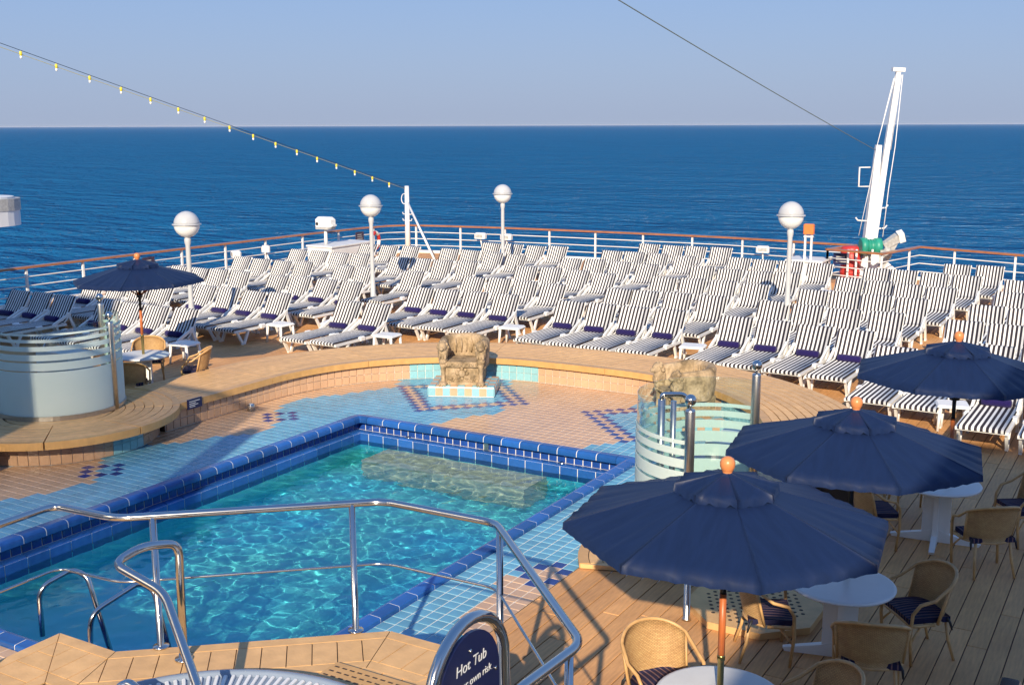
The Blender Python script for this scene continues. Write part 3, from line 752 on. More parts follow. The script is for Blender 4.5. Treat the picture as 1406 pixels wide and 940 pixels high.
# ------------------------------------------------------------------ carved stone thrones
def throne(label, x, y, rz, group):
    t = thing('stone_throne', label, 'stone chair', (x, y, 0), rz, group)
    MB().box(-.62, .62, -.42, .50, .002, .185).build('plinth', M_grout, t)
    ms = [MB().bbox(-.066, .066, -.012, .004, .022, .165, .004).mesh('plinth_tile', q) for q in (M_wallblue, M_peach)]
    for k in range(9):
        obj('plinth_tile', ms[k % 2], t, loc=(-.552 + k * .138, -.423, 0))
    for k in range(7):
        for s_ in (-1, 1): obj('plinth_tile', ms[k % 2], t, loc=(s_ * .623, -.36 + k * .138, 0), rz=s_ * pi / 2)
    for k in range(9):
        for q in range(6): 
            b = obj('plinth_tile', ms[(k + q) % 2], t, loc=(-.552 + k * .138, -.35 + q * .15, .178)); b.rotation_euler = (-pi / 2, 0, 0); b.location = (-.552 + k * .138, -.42 + q * .15 + .0, .188)
    rnd = random.Random(3)
    b = MB()                                           # lower block, slightly tapered
    b.add([(-.40, -.26, .19), (.40, -.26, .19), (.42, .42, .19), (-.42, .42, .19), (-.38, -.24, .56), (.38, -.24, .56), (.44, .44, .56), (-.44, .44, .56)],
          [(0, 1, 5, 4), (1, 2, 6, 5), (2, 3, 7, 6), (3, 0, 4, 7), (4, 5, 6, 7)])
    b.box(-.36, .36, -.285, -.22, .19, .255); b.build('base', M_stone, t)
    b = MB(); b.bbox(-.37, .37, -.31, .36, .545, .64, .02); b.box(-.345, .345, -.325, -.30, .565, .615)
    for k in range(9): b.ell((-.32 + k * .08, -.325, .59), (.028, .02, .022), 8, 6)
    b.build('seat', M_stone, t)
    b = MB()                                           # relief rosette and scrolls on the front
    b.ell((0, -.262, .41), (.075, .035, .075), 12, 8)
    for k in range(8): b.ell((.105 * cos(k * pi / 4), -.257, .41 + .10 * sin(k * pi / 4)), (.04, .022, .034), 8, 6)
    for s_ in (-1, 1):
        b.tube([(s_ * (.10 + .02 * k), -.252, .30 + .035 * sin(k * .9)) for k in range(9)], .02, 6)
        for k in range(4): b.ell((s_ * (.12 + k * .05), -.255, .335 - .012 * k), (.03, .02, .024), 8, 6)
    b.build('relief', M_stone, t)
    # tub back: curved wall from arm to arm
    path = [(-.40, -.20), (-.44, 0), (-.46, .15)] + [(-.46 * cos(q), .15 + .33 * sin(q)) for q in [pi * k / 14 for k in range(1, 14)]] + [(.46, .15), (.44, 0), (.40, -.20)]
    n_ = len(path); O = []; 
    b = MB(); prof = []
    for i, (px_, py_) in enumerate(path):
        s_ = abs(i / (n_ - 1) * 2 - 1); top = 1.06 - .07 * s_ ** 2.2
        q0 = path[max(i - 1, 0)]; q1 = path[min(i + 1, n_ - 1)]; tx, ty = q1[0] - q0[0], q1[1] - q0[1]; L = hypot(tx, ty); nx, ny = -ty / L, tx / L
        w = .075 + .02 * s_
        sec = [(w * .7, .50), (w, .75), (w * 1.05, top - .07), (w * .6, top - .015), (0, top), (-w * .6, top - .015), (-w, top - .07), (-w * .9, .75), (-w * .9, .55)]
        for d_, z_ in sec:
            j_ = rnd.uniform(-.008, .008); prof.append((px_ + nx * (d_ + j_), py_ + ny * (d_ + j_), z_ + rnd.uniform(-.006, .006)))
    S_ = 9
    b.add(prof, [(i * S_ + j, (i + 1) * S_ + j, (i + 1) * S_ + j + 1, i * S_ + j + 1) for i in range(n_ - 1) for j in range(S_ - 1)], True)
    b.f += [tuple(range(S_)), tuple(range(n_ * S_ - 1, n_ * S_ - 1 - S_, -1))]; b.sm += [False, False]; b.mi += [0, 0]
    for k in range(-3, 4):                              # carved folds inside the back
        b.tube([(k * .11, .41 - .035 * abs(k), .70), (k * .12 + .02, .405 - .04 * abs(k), .85), (k * .115, .40 - .04 * abs(k), .98)], [.012, .022, .01], 6)
    b.build('backrest', M_stone, t)
    for s_ in (-1, 1):
        b = MB()                                        # lion-headed arm front on a clawed leg
        b.ell((s_ * .405, -.24, .80), (.115, .12, .16), 14, 10, .03)
        b.ell((s_ * .41, -.29, .93), (.10, .10, .10), 14, 8, .05)
        b.ell((s_ * .415, -.37, .90), (.05, .06, .045), 10, 6)
        for k in range(10): b.ell((s_ * .405 + .105 * cos(k * .63), -.26 + rnd.uniform(-.03, .03), .91 + .10 * sin(k * .63)), (.035, .04, .04), 7, 5, .1)
        for k in range(3): b.ell((s_ * .405 + (k - 1) * .06, -.335, .74), (.03, .03, .06), 8, 6)
        b.ell((s_ * .405, -.25, .655), (.10, .10, .09), 12, 8, .03)
        b.build('arm', M_stone, t)
        b = MB(); b.lathe([(.085, .19), (.075, .24), (.05, .28), (.045, .42), (.058, .52), (.085, .60)], 12, (s_ * .405, -.26, 0))
        b.ell((s_ * .405, -.30, .225), (.10, .12, .045), 12, 6)
        for k in (-1, 0, 1): b.ell((s_ * .405 + k * .055, -.385, .22), (.03, .05, .033), 8, 6)
        b.build('leg', M_stone, t)
    for o in COL.objects:
        if o.parent is t and not o.name.startswith('plinth'): o.scale.x = .88
    return t
throne('carved sandstone tub chair on a chequered tile plinth, facing the open pool', -11.47, 17.66, radians(25), 'carved stone chairs by the bench')
throne('carved sandstone tub chair seen from its side beyond the glass shower screen', -6.95, 17.45, radians(-42), 'carved stone chairs by the bench')

# ------------------------------------------------------------------ sun loungers
def lounger_proto():
    t = thing('sun_lounger', 'x', 'sun lounger', (0, 0, 0), 0, 'striped sun loungers on the after deck')
    w = .362; th = .018
    prof = [(-1.64, .335), (-1.655, .362), (-1.63, .375), (-1.1, .372), (-.5, .368), (-.12, .372), (0, .39)]
    MB().slab([[(-w + .018, y, z), (w - .018, y, z)] for y, z in prof], th).build('seat_sling', M_stripe, t)
    pb = [(.012, .405), (.075, .465), (.17, .60), (.27, .765), (.37, .925), (.40, .945), (.425, .92)]
    MB().slab([[(-w + .004, y, z), (w - .004, y, z)] for y, z in pb], th).build('back_sling', M_stripe, t)
    f = MB()
    for s_ in (-1, 1):
        f.box(s_ * w - .028, s_ * w + .028, -1.63, .04, .30, .352)
        f.bbox(s_ * w - .045, s_ * w + .045, -.80, -.62, .30, .395, .02)
    f.box(-w, w, -1.625, -1.57, .302, .35); f.box(-w, w, -.02, .04, .302, .35)
    f.build('frame', M_white, t)
    bf = MB()
    for s_ in (-1, 1):
        bf.tube([(s_ * w, -.02, .36), (s_ * w, .07, .44), (s_ * w, .20, .62), (s_ * w, .395, .915)], [.024, .018, .017, .017], 6)
        bf.ell((s_ * w, .41, .915), (.03, .04, .045), 8, 6)
    bf.tube([(-w, .44, .90), (w, .44, .90)], .02, 6)
    bf.build('back_frame', M_white, t)
    for s_ in (-1, 1):
        v = MB(); x0, x1 = s_ * (w - .01) - .022, s_ * (w - .01) + .022
        def bar(b, y0, z0, y1, z1, wd):
            d = Vector((0, y1 - y0, z1 - z0)).normalized(); nn = Vector((0, -d.z, d.y)) * wd / 2
            P = [Vector((0, y0, z0)) + nn, Vector((0, y0, z0)) - nn, Vector((0, y1, z1)) - nn, Vector((0, y1, z1)) + nn]
            b.add([(x0, p.y, p.z) for p in P] + [(x1, p.y, p.z) for p in P], [(0, 1, 2, 3), (7, 6, 5, 4), (0, 4, 5, 1), (1, 5, 6, 2), (2, 6, 7, 3), (3, 7, 4, 0)])
        bar(v, -1.55, .32, -1.37, .012, .06); bar(v, -1.16, .32, -1.32, .012, .06); v.box(x0 - .002, x1 + .002, -1.41, -1.28, 0, .035)
        v.build('front_leg', M_white, t)
        r_ = MB(); bar(r_, -.34, .34, .16, .56, .06); bar(r_, .12, .58, .36, .012, .065); bar(r_, -.25, .33, -.12, .012, .055); r_.bbox(x0 - .004, x1 + .004, .07, .20, .52, .605, .02)
        r_.box(x0 - .002, x1 + .002, .30, .42, 0, .03); r_.box(x0 - .002, x1 + .002, -.17, -.07, 0, .03)
        r_.build('rear_leg', M_white, t)
    freeze(t); return t
proto = lounger_proto()
tw = MB().lathe([(0, -.24), (.045, -.238), (.07, -.22), (.076, -.15), (.074, 0), (.077, .15), (.07, .22), (.045, .238), (0, .24)], 14, M=Matrix.Rotation(pi / 2, 4, 'Y') @ Matrix.Rotation(.3, 4, 'Z')).mesh('rolled_towel', M_towel)
A_, B_, C_, D_, E_, F_ = 'by the side rail', 'between two tall lamps', 'behind the nearer stone chair', 'left of the lone lamp', 'below the leaning crane', 'beyond the far parasol'
ORD = ['first', 'second', 'third', 'fourth', 'fifth', 'sixth', 'seventh', 'eighth']
GRID = [  # column, row, towels, [(x, y of backrest top)]
    (A_, 0, 1, [(-24.95, 18.0), (-24.1, 18.03), (-23.2, 18.0)]), (A_, 1, 1, [(-24.85, 20.25), (-24.03, 20.36), (-23.25, 20.42), (-22.4, 20.35)]),
    (A_, 2, 0, [(-25.25, 23.62), (-24.45, 23.62), (-23.6, 23.56), (-22.73, 23.5)]), (A_, 3, 0, [(-25.35, 26.3), (-24.45, 26.2), (-23.5, 26.1), (-22.63, 26.12)]),
    (A_, 4, 0, [(-25.25, 28.85), (-24.33, 28.83), (-23.35, 28.7), (-22.46, 28.67)]), (A_, 5, 0, [(-24.2, 31.3), (-23.3, 31.28), (-22.46, 31.4)]),
    (B_, 0, 1, [(-21.66, 18.05), (-20.84, 18.0), (-19.95, 17.95), (-19.1, 18.0)]), (B_, 1, 1, [(-21.53, 20.97), (-20.6, 20.92), (-19.77, 20.9), (-18.87, 20.86)]),
    (B_, 2, 1, [(-21.25, 23.45), (-20.47, 23.5), (-19.6, 23.48), (-18.65, 23.4)]), (B_, 3, 0, [(-21.12, 26.14), (-20.24, 26.06), (-18.55, 26.0)]),
    (B_, 4, 0, [(-20.92, 28.6), (-20.06, 28.62), (-19.2, 28.5), (-18.4, 28.65)]), (B_, 5, 0, [(-20.8, 31.3), (-19.96, 31.25), (-19.0, 31.1), (-18.12, 31.06)]),
    (B_, 6, 0, [(-20.58, 33.6), (-19.76, 33.7), (-18.9, 33.7), (-18.05, 33.8)]),
    (C_, 0, 1, [(-16.6, 20.68), (-15.78, 20.73)]), (C_, 1, 1, [(-16.41, 23.38), (-15.61, 23.38), (-14.78, 23.4), (-13.9, 23.37)]),
    (C_, 2, 0, [(-16.38, 25.8), (-15.58, 25.85), (-14.65, 25.66), (-13.86, 25.7)]), (C_, 3, 0, [(-16.22, 28.47), (-15.42, 28.48), (-14.5, 28.4), (-13.65, 28.25)]),
    (C_, 4, 0, [(-16.05, 30.9), (-15.25, 30.95), (-14.38, 30.89), (-13.45, 30.82)]), (C_, 5, 0, [(-15.87, 33.5), (-15.07, 33.46), (-14.25, 33.43), (-13.28, 33.32)]),
    (C_, 6, 0, [(-15.64, 36.0), (-14.78, 35.95), (-13.92, 35.9), (-13.06, 36.05)]),
    (D_, 0, 1, [(-12.06, 23.2), (-11.22, 23.16), (-10.4, 23.14), (-9.53, 23.17)]), (D_, 1, 0, [(-12.0, 25.69), (-11.25, 25.67), (-10.35, 25.63), (-9.45, 25.58)]),
    (D_, 2, 0, [(-11.85, 28.33), (-11.0, 28.28), (-10.15, 28.25), (-9.25, 28.15)]), (D_, 3, 0, [(-11.73, 30.9), (-10.85, 30.7), (-9.95, 30.65), (-9.15, 30.69)]),
    (D_, 4, 0, [(-11.58, 33.53), (-10.77, 33.5), (-9.85, 33.25), (-8.98, 33.3)]),
    (E_, 0, 1, [(-7.94, 22.96), (-7.1, 22.9), (-6.21, 22.82), (-5.37, 22.72)]), (E_, 1, 0, [(-7.92, 25.52), (-7.08, 25.38), (-6.2, 25.2), (-5.3, 25.2)]),
    (E_, 2, 0, [(-7.66, 27.84), (-6.84, 27.74), (-6.05, 27.6), (-5.23, 27.45)]), (E_, 3, 0, [(-7.46, 30.55), (-6.62, 30.25), (-5.79, 29.95), (-4.95, 29.8)]),
    (E_, 4, 0, [(-7.3, 33.0), (-6.52, 32.86), (-5.63, 32.66), (-4.76, 32.47)]), (E_, 5, 0, [(-5.43, 35.04), (-4.55, 34.93)]),
    (F_, 0, 1, [(-2.3, 20.3), (-1.42, 20.2)]), (F_, 1, 0, [(-4.3, 21.3), (-3.45, 21.2)]), (F_, 2, 0, [(-2.75, 22.4), (-1.9, 22.4)]),
    (F_, 3, 0, [(-3.62, 24.85), (-2.8, 24.72), (-1.95, 24.6)]), (F_, 4, 0, [(-3.5, 27.17), (-2.7, 27.05), (-1.85, 26.9)]), (F_, 5, 0, [(-3.35, 29.8), (-2.5, 29.6)]), (F_, 6, 0, [(-3.42, 32.1), (-2.55, 31.9)])]
rn = random.Random(11); first = True
for cname, row, tow, pts in GRID:
    n_ = len(pts); tilt0 = rn.uniform(-.02, .02)
    for k, (x, y) in enumerate(pts):
        q = n_ - k
        lab = f"striped lounger, {ORD[q - 1]} from the crane side, {ORD[row]} row, {cname}"
        rz = tilt0 + rn.uniform(-.025, .025); loc = (x + rn.uniform(-.02, .02), y - .40, 0)
        if first:
            L = proto; L.location = loc; L.rotation_euler.z = rz; L['label'] = lab; first = False
        else: L = dup(proto, loc, rz, lab)
        wob = rn.uniform(-.05, .05)
        for c in (KIDS[proto.name] if L is proto else [o_ for o_ in COL.objects[-12:] if o_.parent is L]):
            if c.name.startswith('back_'):
                pv = Vector((0, 0, .39)); c.rotation_euler.x = wob; c.location = pv - Matrix.Rotation(wob, 3, 'X') @ pv
        if tow:
            o = obj('rolled_towel', tw, loc=(loc[0] + rn.uniform(-.03, .03), loc[1] - .085, .372 + .076), rz=rz + rn.uniform(-.05, .05))
            tag(o, f"navy towel on lounger {ORD[q - 1]} from crane side, {ORD[row]} row, {cname}", 'towel', 'rolled navy towels on the loungers')

# small white side tables between the loungers
st = thing('side_table', 'white plastic side table beside the shaded lounger near the glass screen', 'side table', (-18.15, 16.95, 0), .1, 'white plastic side tables')
MB().bbox(-.26, .26, -.24, .24, .40, .445, .03).build('table_top', M_white, st)
for sx in (-1, 1):
    for sy in (-1, 1): MB().tube([(sx * .21, sy * .19, .41), (sx * .235, sy * .215, 0)], [.035, .024], 6).build('leg', M_white, st)
freeze(st)
for x, y, lab in ((-18.0, 19.8, 'white plastic side table at the end of the second line of towelled loungers'), (-17.05, 20.6, 'low white plastic side table tucked beside the two-lounger set'), (-14.95, 19.9, 'white plastic side table beside the pair of loungers left of the stone chair'),
                  (-13.05, 22.15, 'white plastic side table in the aisle just right of the stone chair'), (-8.57, 22.06, 'white plastic side table in front of the tall lamp on the right, by the bench'), (-2.95, 19.45, 'white plastic side table under the farthest right-hand parasol'),
                  (-8.25, 31.3, 'white plastic side table near the red drum and white locker'), (-17.2, 28.2, 'white plastic side table in the far aisle near the middle lamp'), (-12.75, 27.4, 'white plastic side table far back in the aisle right of the stone chair')):
    dup(st, (x, y, 0), rn.uniform(-.3, .3), lab)

# ------------------------------------------------------------------ parasols
def parasol_proto():
    t = thing('parasol', 'x', 'parasol', (0, 0, 0), 0, 'navy parasols over the tables')
    R_, z0, z1 = 1.205, 2.085, 2.42        # rim radius (at the corners), rim height, top height (finial on top)
    def pt(u, v, dz=0):                  # u: 0 centre..1 rim, v: -1..1 across the panel
        half = radians(22.5); r = R_ * u
        x = r * sin(half) * v; y = r * cos(half)
        z = z1 + (z0 - z1) * (u ** 1.08) - .010 * u * (1 - v * v)
        if u > .35: z += .022 * (u - .35) ** 2 * (sin(13 * v + 2) + .6 * sin(23 * v)) * (1 - v ** 4)
        return (x, y, z + dz)
    rows = [[pt(.06 + .94 * i / 9, -1 + 2 * j / 20) for j in range(21)] for i in range(10)]
    rows.append([(x * 1.005, y * 1.004, z - .05 - .007 * cos(j * 1.3)) for j, (x, y, z) in enumerate(rows[-1])])
    me = MB().slab([r[::-1] for r in rows], .004).mesh('canopy_panel', M_navyfab)
    for k in range(8): obj('canopy_panel', me, t, rz=k * pi / 4)
    b = MB()
    for k in range(8):
        g = []
        for i in range(6):
            u = .03 + .29 * i / 5
            g.append([(R_ * u * sin(radians(22.5)) * v * 1.0, R_ * u * cos(radians(22.5)), z1 + .055 + (z0 - z1) * u * .93 + (.012 * sin(v * 7 + k) * (i / 5) ** 2) - .01 * (1 - v * v) * i / 5) for v in (1, .66, .33, 0, -.33, -.66, -1)])
        g.append([(x * 1.02, y * 1.02, z - .05 - .012 * sin(j * 2.1 + k)) for j, (x, y, z) in enumerate(g[-1])])
        b.slab(g, .004, M=Matrix.Rotation(k * pi / 4, 4, 'Z'))
    b.build('vent_cap', M_navyfab, t)
    MB().lathe([(.0, 2.39), (.04, 2.40), (.044, 2.455), (.034, 2.468), (.042, 2.48), (.055, 2.51), (.057, 2.54), (.046, 2.568), (.024, 2.583), (0, 2.587)], 18).build('finial', M_finial, t)
    rb = MB().tube([(0, .08, 2.36), (0, R_ * .5, 2.215), (0, R_ * .97, 2.07)], .011, 6).mesh('rib', M_pole)
    sb = MB().tube([(0, .05, 1.80), (0, R_ * .5, 2.20)], .01, 6).mesh('strut', M_pole)
    for k in range(8):
        an = k * pi / 4 + pi / 8; obj('rib', rb, t, rz=an); obj('strut', sb, t, rz=an)
    MB().lathe([(.03, 1.74), (.06, 1.75), (.06, 1.82), (.03, 1.83)], 14).build('runner', M_darkpole, t)
    MB().tube([(0, 0, 1.52), (0, 0, 2.40)], .024, 12).build('upper_pole', M_darkpole, t)
    MB().tube([(0, 0, .98), (0, 0, 1.52)], .027, 12).build('pole', M_pole, t)
    MB().lathe([(.026, .0), (.026, .98), (.031, .985), (.031, 1.02), (.0265, 1.03)], 12).build('sleeve', M_brass, t)
    freeze(t); return t
par = parasol_proto()
def set_par(o, x, y, dz, rz):
    o.location = (x, y, dz); o.rotation_euler.z = rz
NORM = radians(-82 - 90)     # panel 0 looks along +y locally
PAR = [(-2.68, 7.66, .03, 'navy parasol nearest to the hot tub sign, its whole canopy showing'), (-2.42, 10.42, -.07, 'navy parasol standing second in line, beside the shower screen'),
       (-2.12, 14.1, -.01, 'navy parasol farthest along on the teak side, against the white loungers'), (-16.75, 14.6, .09, 'lone navy parasol on the other side of the pool behind the glass screen')]
for k, (x, y, dz, lab) in enumerate(PAR):
    o = par if k == 0 else dup(par, (0, 0, 0), 0, lab)
    o['label'] = lab; set_par(o, x, y, dz, NORM + (0, .02, .05, .06)[k])
# tables
tb_ = thing('cafe_table', 'x', 'table', (0, 0, 0), 0, 'round white cafe tables')
MB().lathe([(0, .70), (.40, .70), (.47, .705), (.49, .715), (.495, .73), (.485, .743), (.46, .747), (.06, .747), (.0, .747)], 40).build('table_top', M_paint, tb_)
MB().box(-.16, .16, -.028, .028, .03, .70).box(-.028, .028, -.16, .16, .031, .699).build('pedestal', M_white, tb_)
ft = MB().add([(.03, -.035, 0), (.50, -.03, 0), (.52, -.03, .035), (.16, -.035, .11), (.03, -.035, .16), (.03, .035, 0), (.50, .03, 0), (.52, .03, .035), (.16, .035, .11), (.03, .035, .16)],
              [(0, 1, 2, 3, 4), (9, 8, 7, 6, 5), (0, 5, 6, 1), (1, 6, 7, 2), (2, 7, 8, 3), (3, 8, 9, 4), (4, 9, 5, 0)]).mesh('foot', M_white)
for k in range(4): obj('foot', ft, tb_, rz=k * pi / 2)
freeze(tb_)
TAB = [(-2.67, 7.62, 'round white table under the parasol nearest to the hot tub sign'), (-2.42, 10.25, 'round white table with a warm reflection, beneath the second parasol in line'),
       (-2.2, 13.9, 'round white table with four wicker chairs below the third parasol'), (-16.72, 14.56, 'round white table behind the glass screen across the pool')]
for k, (x, y, lab) in enumerate(TAB):
    o = tb_ if k == 0 else dup(tb_, (x, y, 0), .2, lab)
    o['label'] = lab; o.location = (x, y, 0); o.rotation_euler.z = (.5, .25, .1, .4)[k]
# wicker chairs: local -y is the front
ch = thing('wicker_chair', 'x', 'chair', (0, 0, 0), 0, 'wicker chairs round the tables')
def bk_pt(u, v):            # u -1..1 round the back, v 0..1 up
    an = u * radians(62); r = .31 + .035 * v
    z = .40 + v * (.45 - .09 * abs(u) ** 2.2)
    return (r * sin(an), -.10 + r * cos(an) + .07 * v, z)
MB().slab([[bk_pt(-1 + 2 * j / 14, i / 6) for j in range(15)] for i in range(7)], .014).build('backrest', M_wicker, ch)
rail = [(-.275, -.20, .0), (-.28, -.23, .30), (-.29, -.22, .52), (-.31, -.16, .615), (-.325, -.02, .655)] + [tuple(Vector(bk_pt(-1 + 2 * j / 14, 1)) + Vector((0, 0, .005))) for j in range(15)] + [(.325, -.02, .655), (.31, -.16, .615), (.29, -.22, .52), (.28, -.23, .30), (.275, -.20, .0)]
MB().tube(rail, .0165, 8).build('arm_rail', M_rattan, ch)
fr = MB(); fr.tube([tuple(bk_pt(-1 + 2 * j / 14, 0)) for j in range(15)], .014, 6)
fr.tube(fillet([(-.27, .02, .395), (-.28, -.22, .395), (.28, -.22, .395), (.27, .02, .395)], .05, 4), .016, 6)
for s_ in (-1, 1): fr.tube([bk_pt(s_, 0), bk_pt(s_, .5), bk_pt(s_, 1)], .014, 6); fr.tube([(s_ * .278, -.225, .22), (s_ * .23, -.10, .37)], .011, 6)
fr.build('seat_frame', M_rattan, ch)
for s_ in (-1, 1): MB().tube([(s_ * .20, .17, .41), (s_ * .215, .20, .2), (s_ * .235, .26, 0)], [.017, .016, .014], 8).build('rear_leg', M_rattan, ch)
cb = MB()
g = [[(-.245 + .49 * j / 6, -.23 + .42 * i / 5, .455 + .02 * sin(pi * j / 6) * sin(pi * i / 5)) for j in range(7)] for i in range(6)]
cb.slab([r[::-1] for r in g], .055); cb.build('seat_cushion', M_cush, ch)
for s_ in (-1, 1): MB().tube([(s_ * .235, .16, .44), (s_ * .262, .18, .40), (s_ * .268, .20, .33)], [.016, .014, .008], 6).build('cushion_tie', M_black, ch)
freeze(ch)
def face(x, y, tx, ty): return atan2(ty - y, tx - x) + pi / 2
CH = [(-3.37, 8.16, -2.67, 7.62, 'sunlit wicker armchair by the near table, facing the camera with its back to the pool'), (-3.05, 9.95, -2.3, 10.3, 'wicker armchair with striped cushion between the perforated shower tray and the second table'),
      (-1.80, 10.72, -2.36, 10.25, 'shaded wicker armchair facing the second table, open deck behind it'), (-1.98, 9.52, -2.2, 10.2, 'wicker armchair seen squarely from behind, pulled up to the second table'),
      (-2.05, 8.15, -2.67, 7.62, 'wicker armchair cut off by the lower picture edge beside the near table'), (-2.85, 13.45, -2.08, 13.9, 'wicker armchair half lit by the sun, against the second parasol and third table'),
      (-1.28, 14.45, -2.08, 13.9, 'wicker armchair at the far side of the third table by the picture edge'), (-1.55, 13.2, -2.05, 13.9, 'wicker armchair with its back to the camera at the third table'),
      (-2.65, 14.75, -2.08, 13.9, 'wicker armchair mostly hidden behind the third table and parasol'), (-17.45, 15.35, -16.72, 14.56, 'wicker armchair with a sunlit rounded back behind the table across the pool'),
      (-16.15, 13.75, -16.72, 14.56, 'wicker armchair seen from behind next to the left-hand glass screen'), (-15.95, 15.15, -16.72, 14.56, 'wicker armchair turned sideways by the table across the pool')]
for k, (x, y, tx, ty, lab) in enumerate(CH):
    rz = face(x, y, tx, ty)
    o = ch if k == 0 else dup(ch, (x, y, 0), rz, lab)
    o['label'] = lab; o.location = (x, y, 0); o.rotation_euler.z = rz

# ------------------------------------------------------------------ lamps
lp = thing('globe_lamp', 'x', 'lamp post', (0, 0, 0), 0, 'white globe lamps on the after deck')
MB().lathe([(.13, 0), (.13, .02), (.07, .03), (.068, .9), (.06, 1.0), (.055, 2.28), (.075, 2.36), (.075, 2.42), (.06, 2.46)], 16).build('pole', M_lamppole, lp)
gz = 2.75; gr_ = .29
MB().lathe([(.06, 2.46)] + [(gr_ * sin(pi - q), gz + gr_ * cos(pi - q)) for q in [radians(v) for v in (12, 25, 40, 55, 70, 82, 90)]], 28).build('lower_globe', M_globe, lp)
MB().lathe([(gr_ * sin(q), gz + .006 + gr_ * cos(q)) for q in [radians(v) for v in (90, 78, 65, 50, 35, 20, 8, 0.01)]], 28).build('upper_globe', M_cap, lp)
MB().lathe([(gr_ - .005, gz - .012), (gr_ + .035, gz - .010), (gr_ + .035, gz + .014), (gr_ - .005, gz + .016)], 28).build('ring', M_cap, lp)
freeze(lp)
for k, (x, y, z, lab) in enumerate(((-19.41, 18.4, 2.81, 'white globe lamp rising behind the lone parasol across the pool'), (-18.93, 24.6, 2.86, 'white globe lamp between the white locker and the flag mast'), (-18.83, 31.4, 2.83, 'white globe lamp farthest back, by the stern rail'), (-7.62, 25.5, 2.96, 'white globe lamp standing alone on the crane side'))):
    o = lp if k == 0 else dup(lp, (x, y, 0), 0, lab)
    o['label'] = lab; o.location = (x, y, 0); o.scale = (1, 1, z / gz)

# ------------------------------------------------------------------ stern railings
def railing(path, label, rods=(.32, .58, .84), post_step=1.9):
    t = thing('railing', label, 'railing', (path[0][0], path[0][1], 0))
    ox, oy = path[0]
    p3 = [(x - ox, y - oy) for x, y in path]
    pts = resample(p3, .45)
    pts = sorted(set(pts + p3), key=lambda q: 0) if False else pts
    # wooden cap
    full = []
    for p, q in zip(p3, p3[1:]):
        n_ = max(1, int(hypot(q[0] - p[0], q[1] - p[1]) / .6)); full += [(p[0] + (q[0] - p[0]) * k / n_, p[1] + (q[1] - p[1]) * k / n_) for k in range(n_)]
    full.append(p3[-1])
    b = MB(); O = offs(full, -.095); I = offs(full, .095); n_ = len(full)
    vs = [(x, y, 1.08) for x, y in O] + [(x, y, 1.08) for x, y in I] + [(x, y, 1.125) for x, y in O] + [(x, y, 1.125) for x, y in I] + [(x, y, 1.14) for x, y in offs(full, -.06)] + [(x, y, 1.14) for x, y in offs(full, .06)]
    fs = []
    for i in range(n_ - 1):
        j = i + 1
        fs += [(i, j, 2 * n_ + j, 2 * n_ + i), (2 * n_ + i, 2 * n_ + j, 4 * n_ + j, 4 * n_ + i), (4 * n_ + i, 4 * n_ + j, 5 * n_ + j, 5 * n_ + i), (5 * n_ + i, 5 * n_ + j, 3 * n_ + j, 3 * n_ + i), (3 * n_ + i, 3 * n_ + j, n_ + j, n_ + i), (n_ + i, n_ + j, j, i)]
    b.add(vs, [f[::-1] for f in fs]); b.build('handrail', M_capwood, t)
    for z in rods: MB().tube([(x, y, z) for x, y in full], .017, 6).build('rail_rod', M_paint, t)
    pm = MB().box(-.03, .03, -.03, .03, 0, 1.08).bbox(-.07, .07, -.07, .07, 0, .02, .005).mesh('post', M_paint)
    for x, y in resample(p3, post_step): obj('post', pm, t, loc=(x, y, 0))
    return t
railing(RAIL_A, 'white railing with a varnished wood handrail running round the stern to the crane')
railing(RAIL_B, 'white railing with a wood handrail stepping round the crane on the far side')

# ------------------------------------------------------------------ mast, light string, crane, lockers
t = thing('flag_mast', 'short white mast with a slanting brace at the stern corner, string lights tied on', 'mast', (-26.36, 36.6, 0))
MB().tube([(0, 0, 0), (0, 0, 1.2), (0, 0, 2.66)], [.11, .10, .085], 10).build('pole', M_paint, t)
MB().tube([(.05, -.02, 2.0), (2.3, -1.5, .02)], .045, 8).build('brace', M_paint, t)
MB().tube([(-.14 + .13 * cos(q), 0, 2.15 + .2 * sin(q)) for q in [2 * pi * k / 14 for k in range(14)]], .018, 6, True).build('ring', M_paint, t)
for z in (1.3, 1.55): MB().tube([(-.22, 0, z + .08), (-.2, 0, z), (.2, 0, z), (.22, 0, z + .08)], .018, 6).build('cleat', M_paint, t)

def cable_pts(A, B, T, n_, sag):
    A, B = Vector(A), Vector(B); return [A + (B - A) * (T * k / n_) - Vector((0, 0, sag * 4 * (k / n_) * (1 - k / n_))) for k in range(n_ + 1)]
Aq, Bq = (-26.4, 36.55, 2.60), (-26.14, 18.84, 7.12)
t = thing('string_lights', 'string of yellow festoon lamps hung from the short stern mast', 'string lights', Aq)
cp = cable_pts((0, 0, 0), Vector(Bq) - Vector(Aq), 1.75, 44, .03)
MB().tube(cp, .009, 6).build('cable', M_wire, t)
cp2 = [p - Vector((0, 0, .05 + .09 * max(0, k - 8) / 30)) for k, p in enumerate(cp)]
MB().tube(cp2, .006, 5).build('wire', M_yellow, t)
hm = MB().lathe([(.016, -.02), (.034, -.03), (.038, -.09), (.03, -.135), (.025, -.14)], 10).mesh('lamp_holder', M_yellow); bm_ = MB().lathe([(.024, -.137), (.034, -.165), (.03, -.20), (0, -.22)], 10).mesh('bulb', M_bulb)
Ltot = sum((cp[i + 1] - cp[i]).length for i in range(44)); nb = 29
for k in range(1, nb):
    f = k / nb * 44; i = min(int(f), 43); p = cp[i] + (cp[i + 1] - cp[i]) * (f - i)
    hh = obj('lamp_holder', hm, t, loc=p); obj('bulb', bm_, hh)
Cq = Vector((-8.45, 37.0, 4.2)); Dq = Vector((-9.6, 19.4, 7.65))
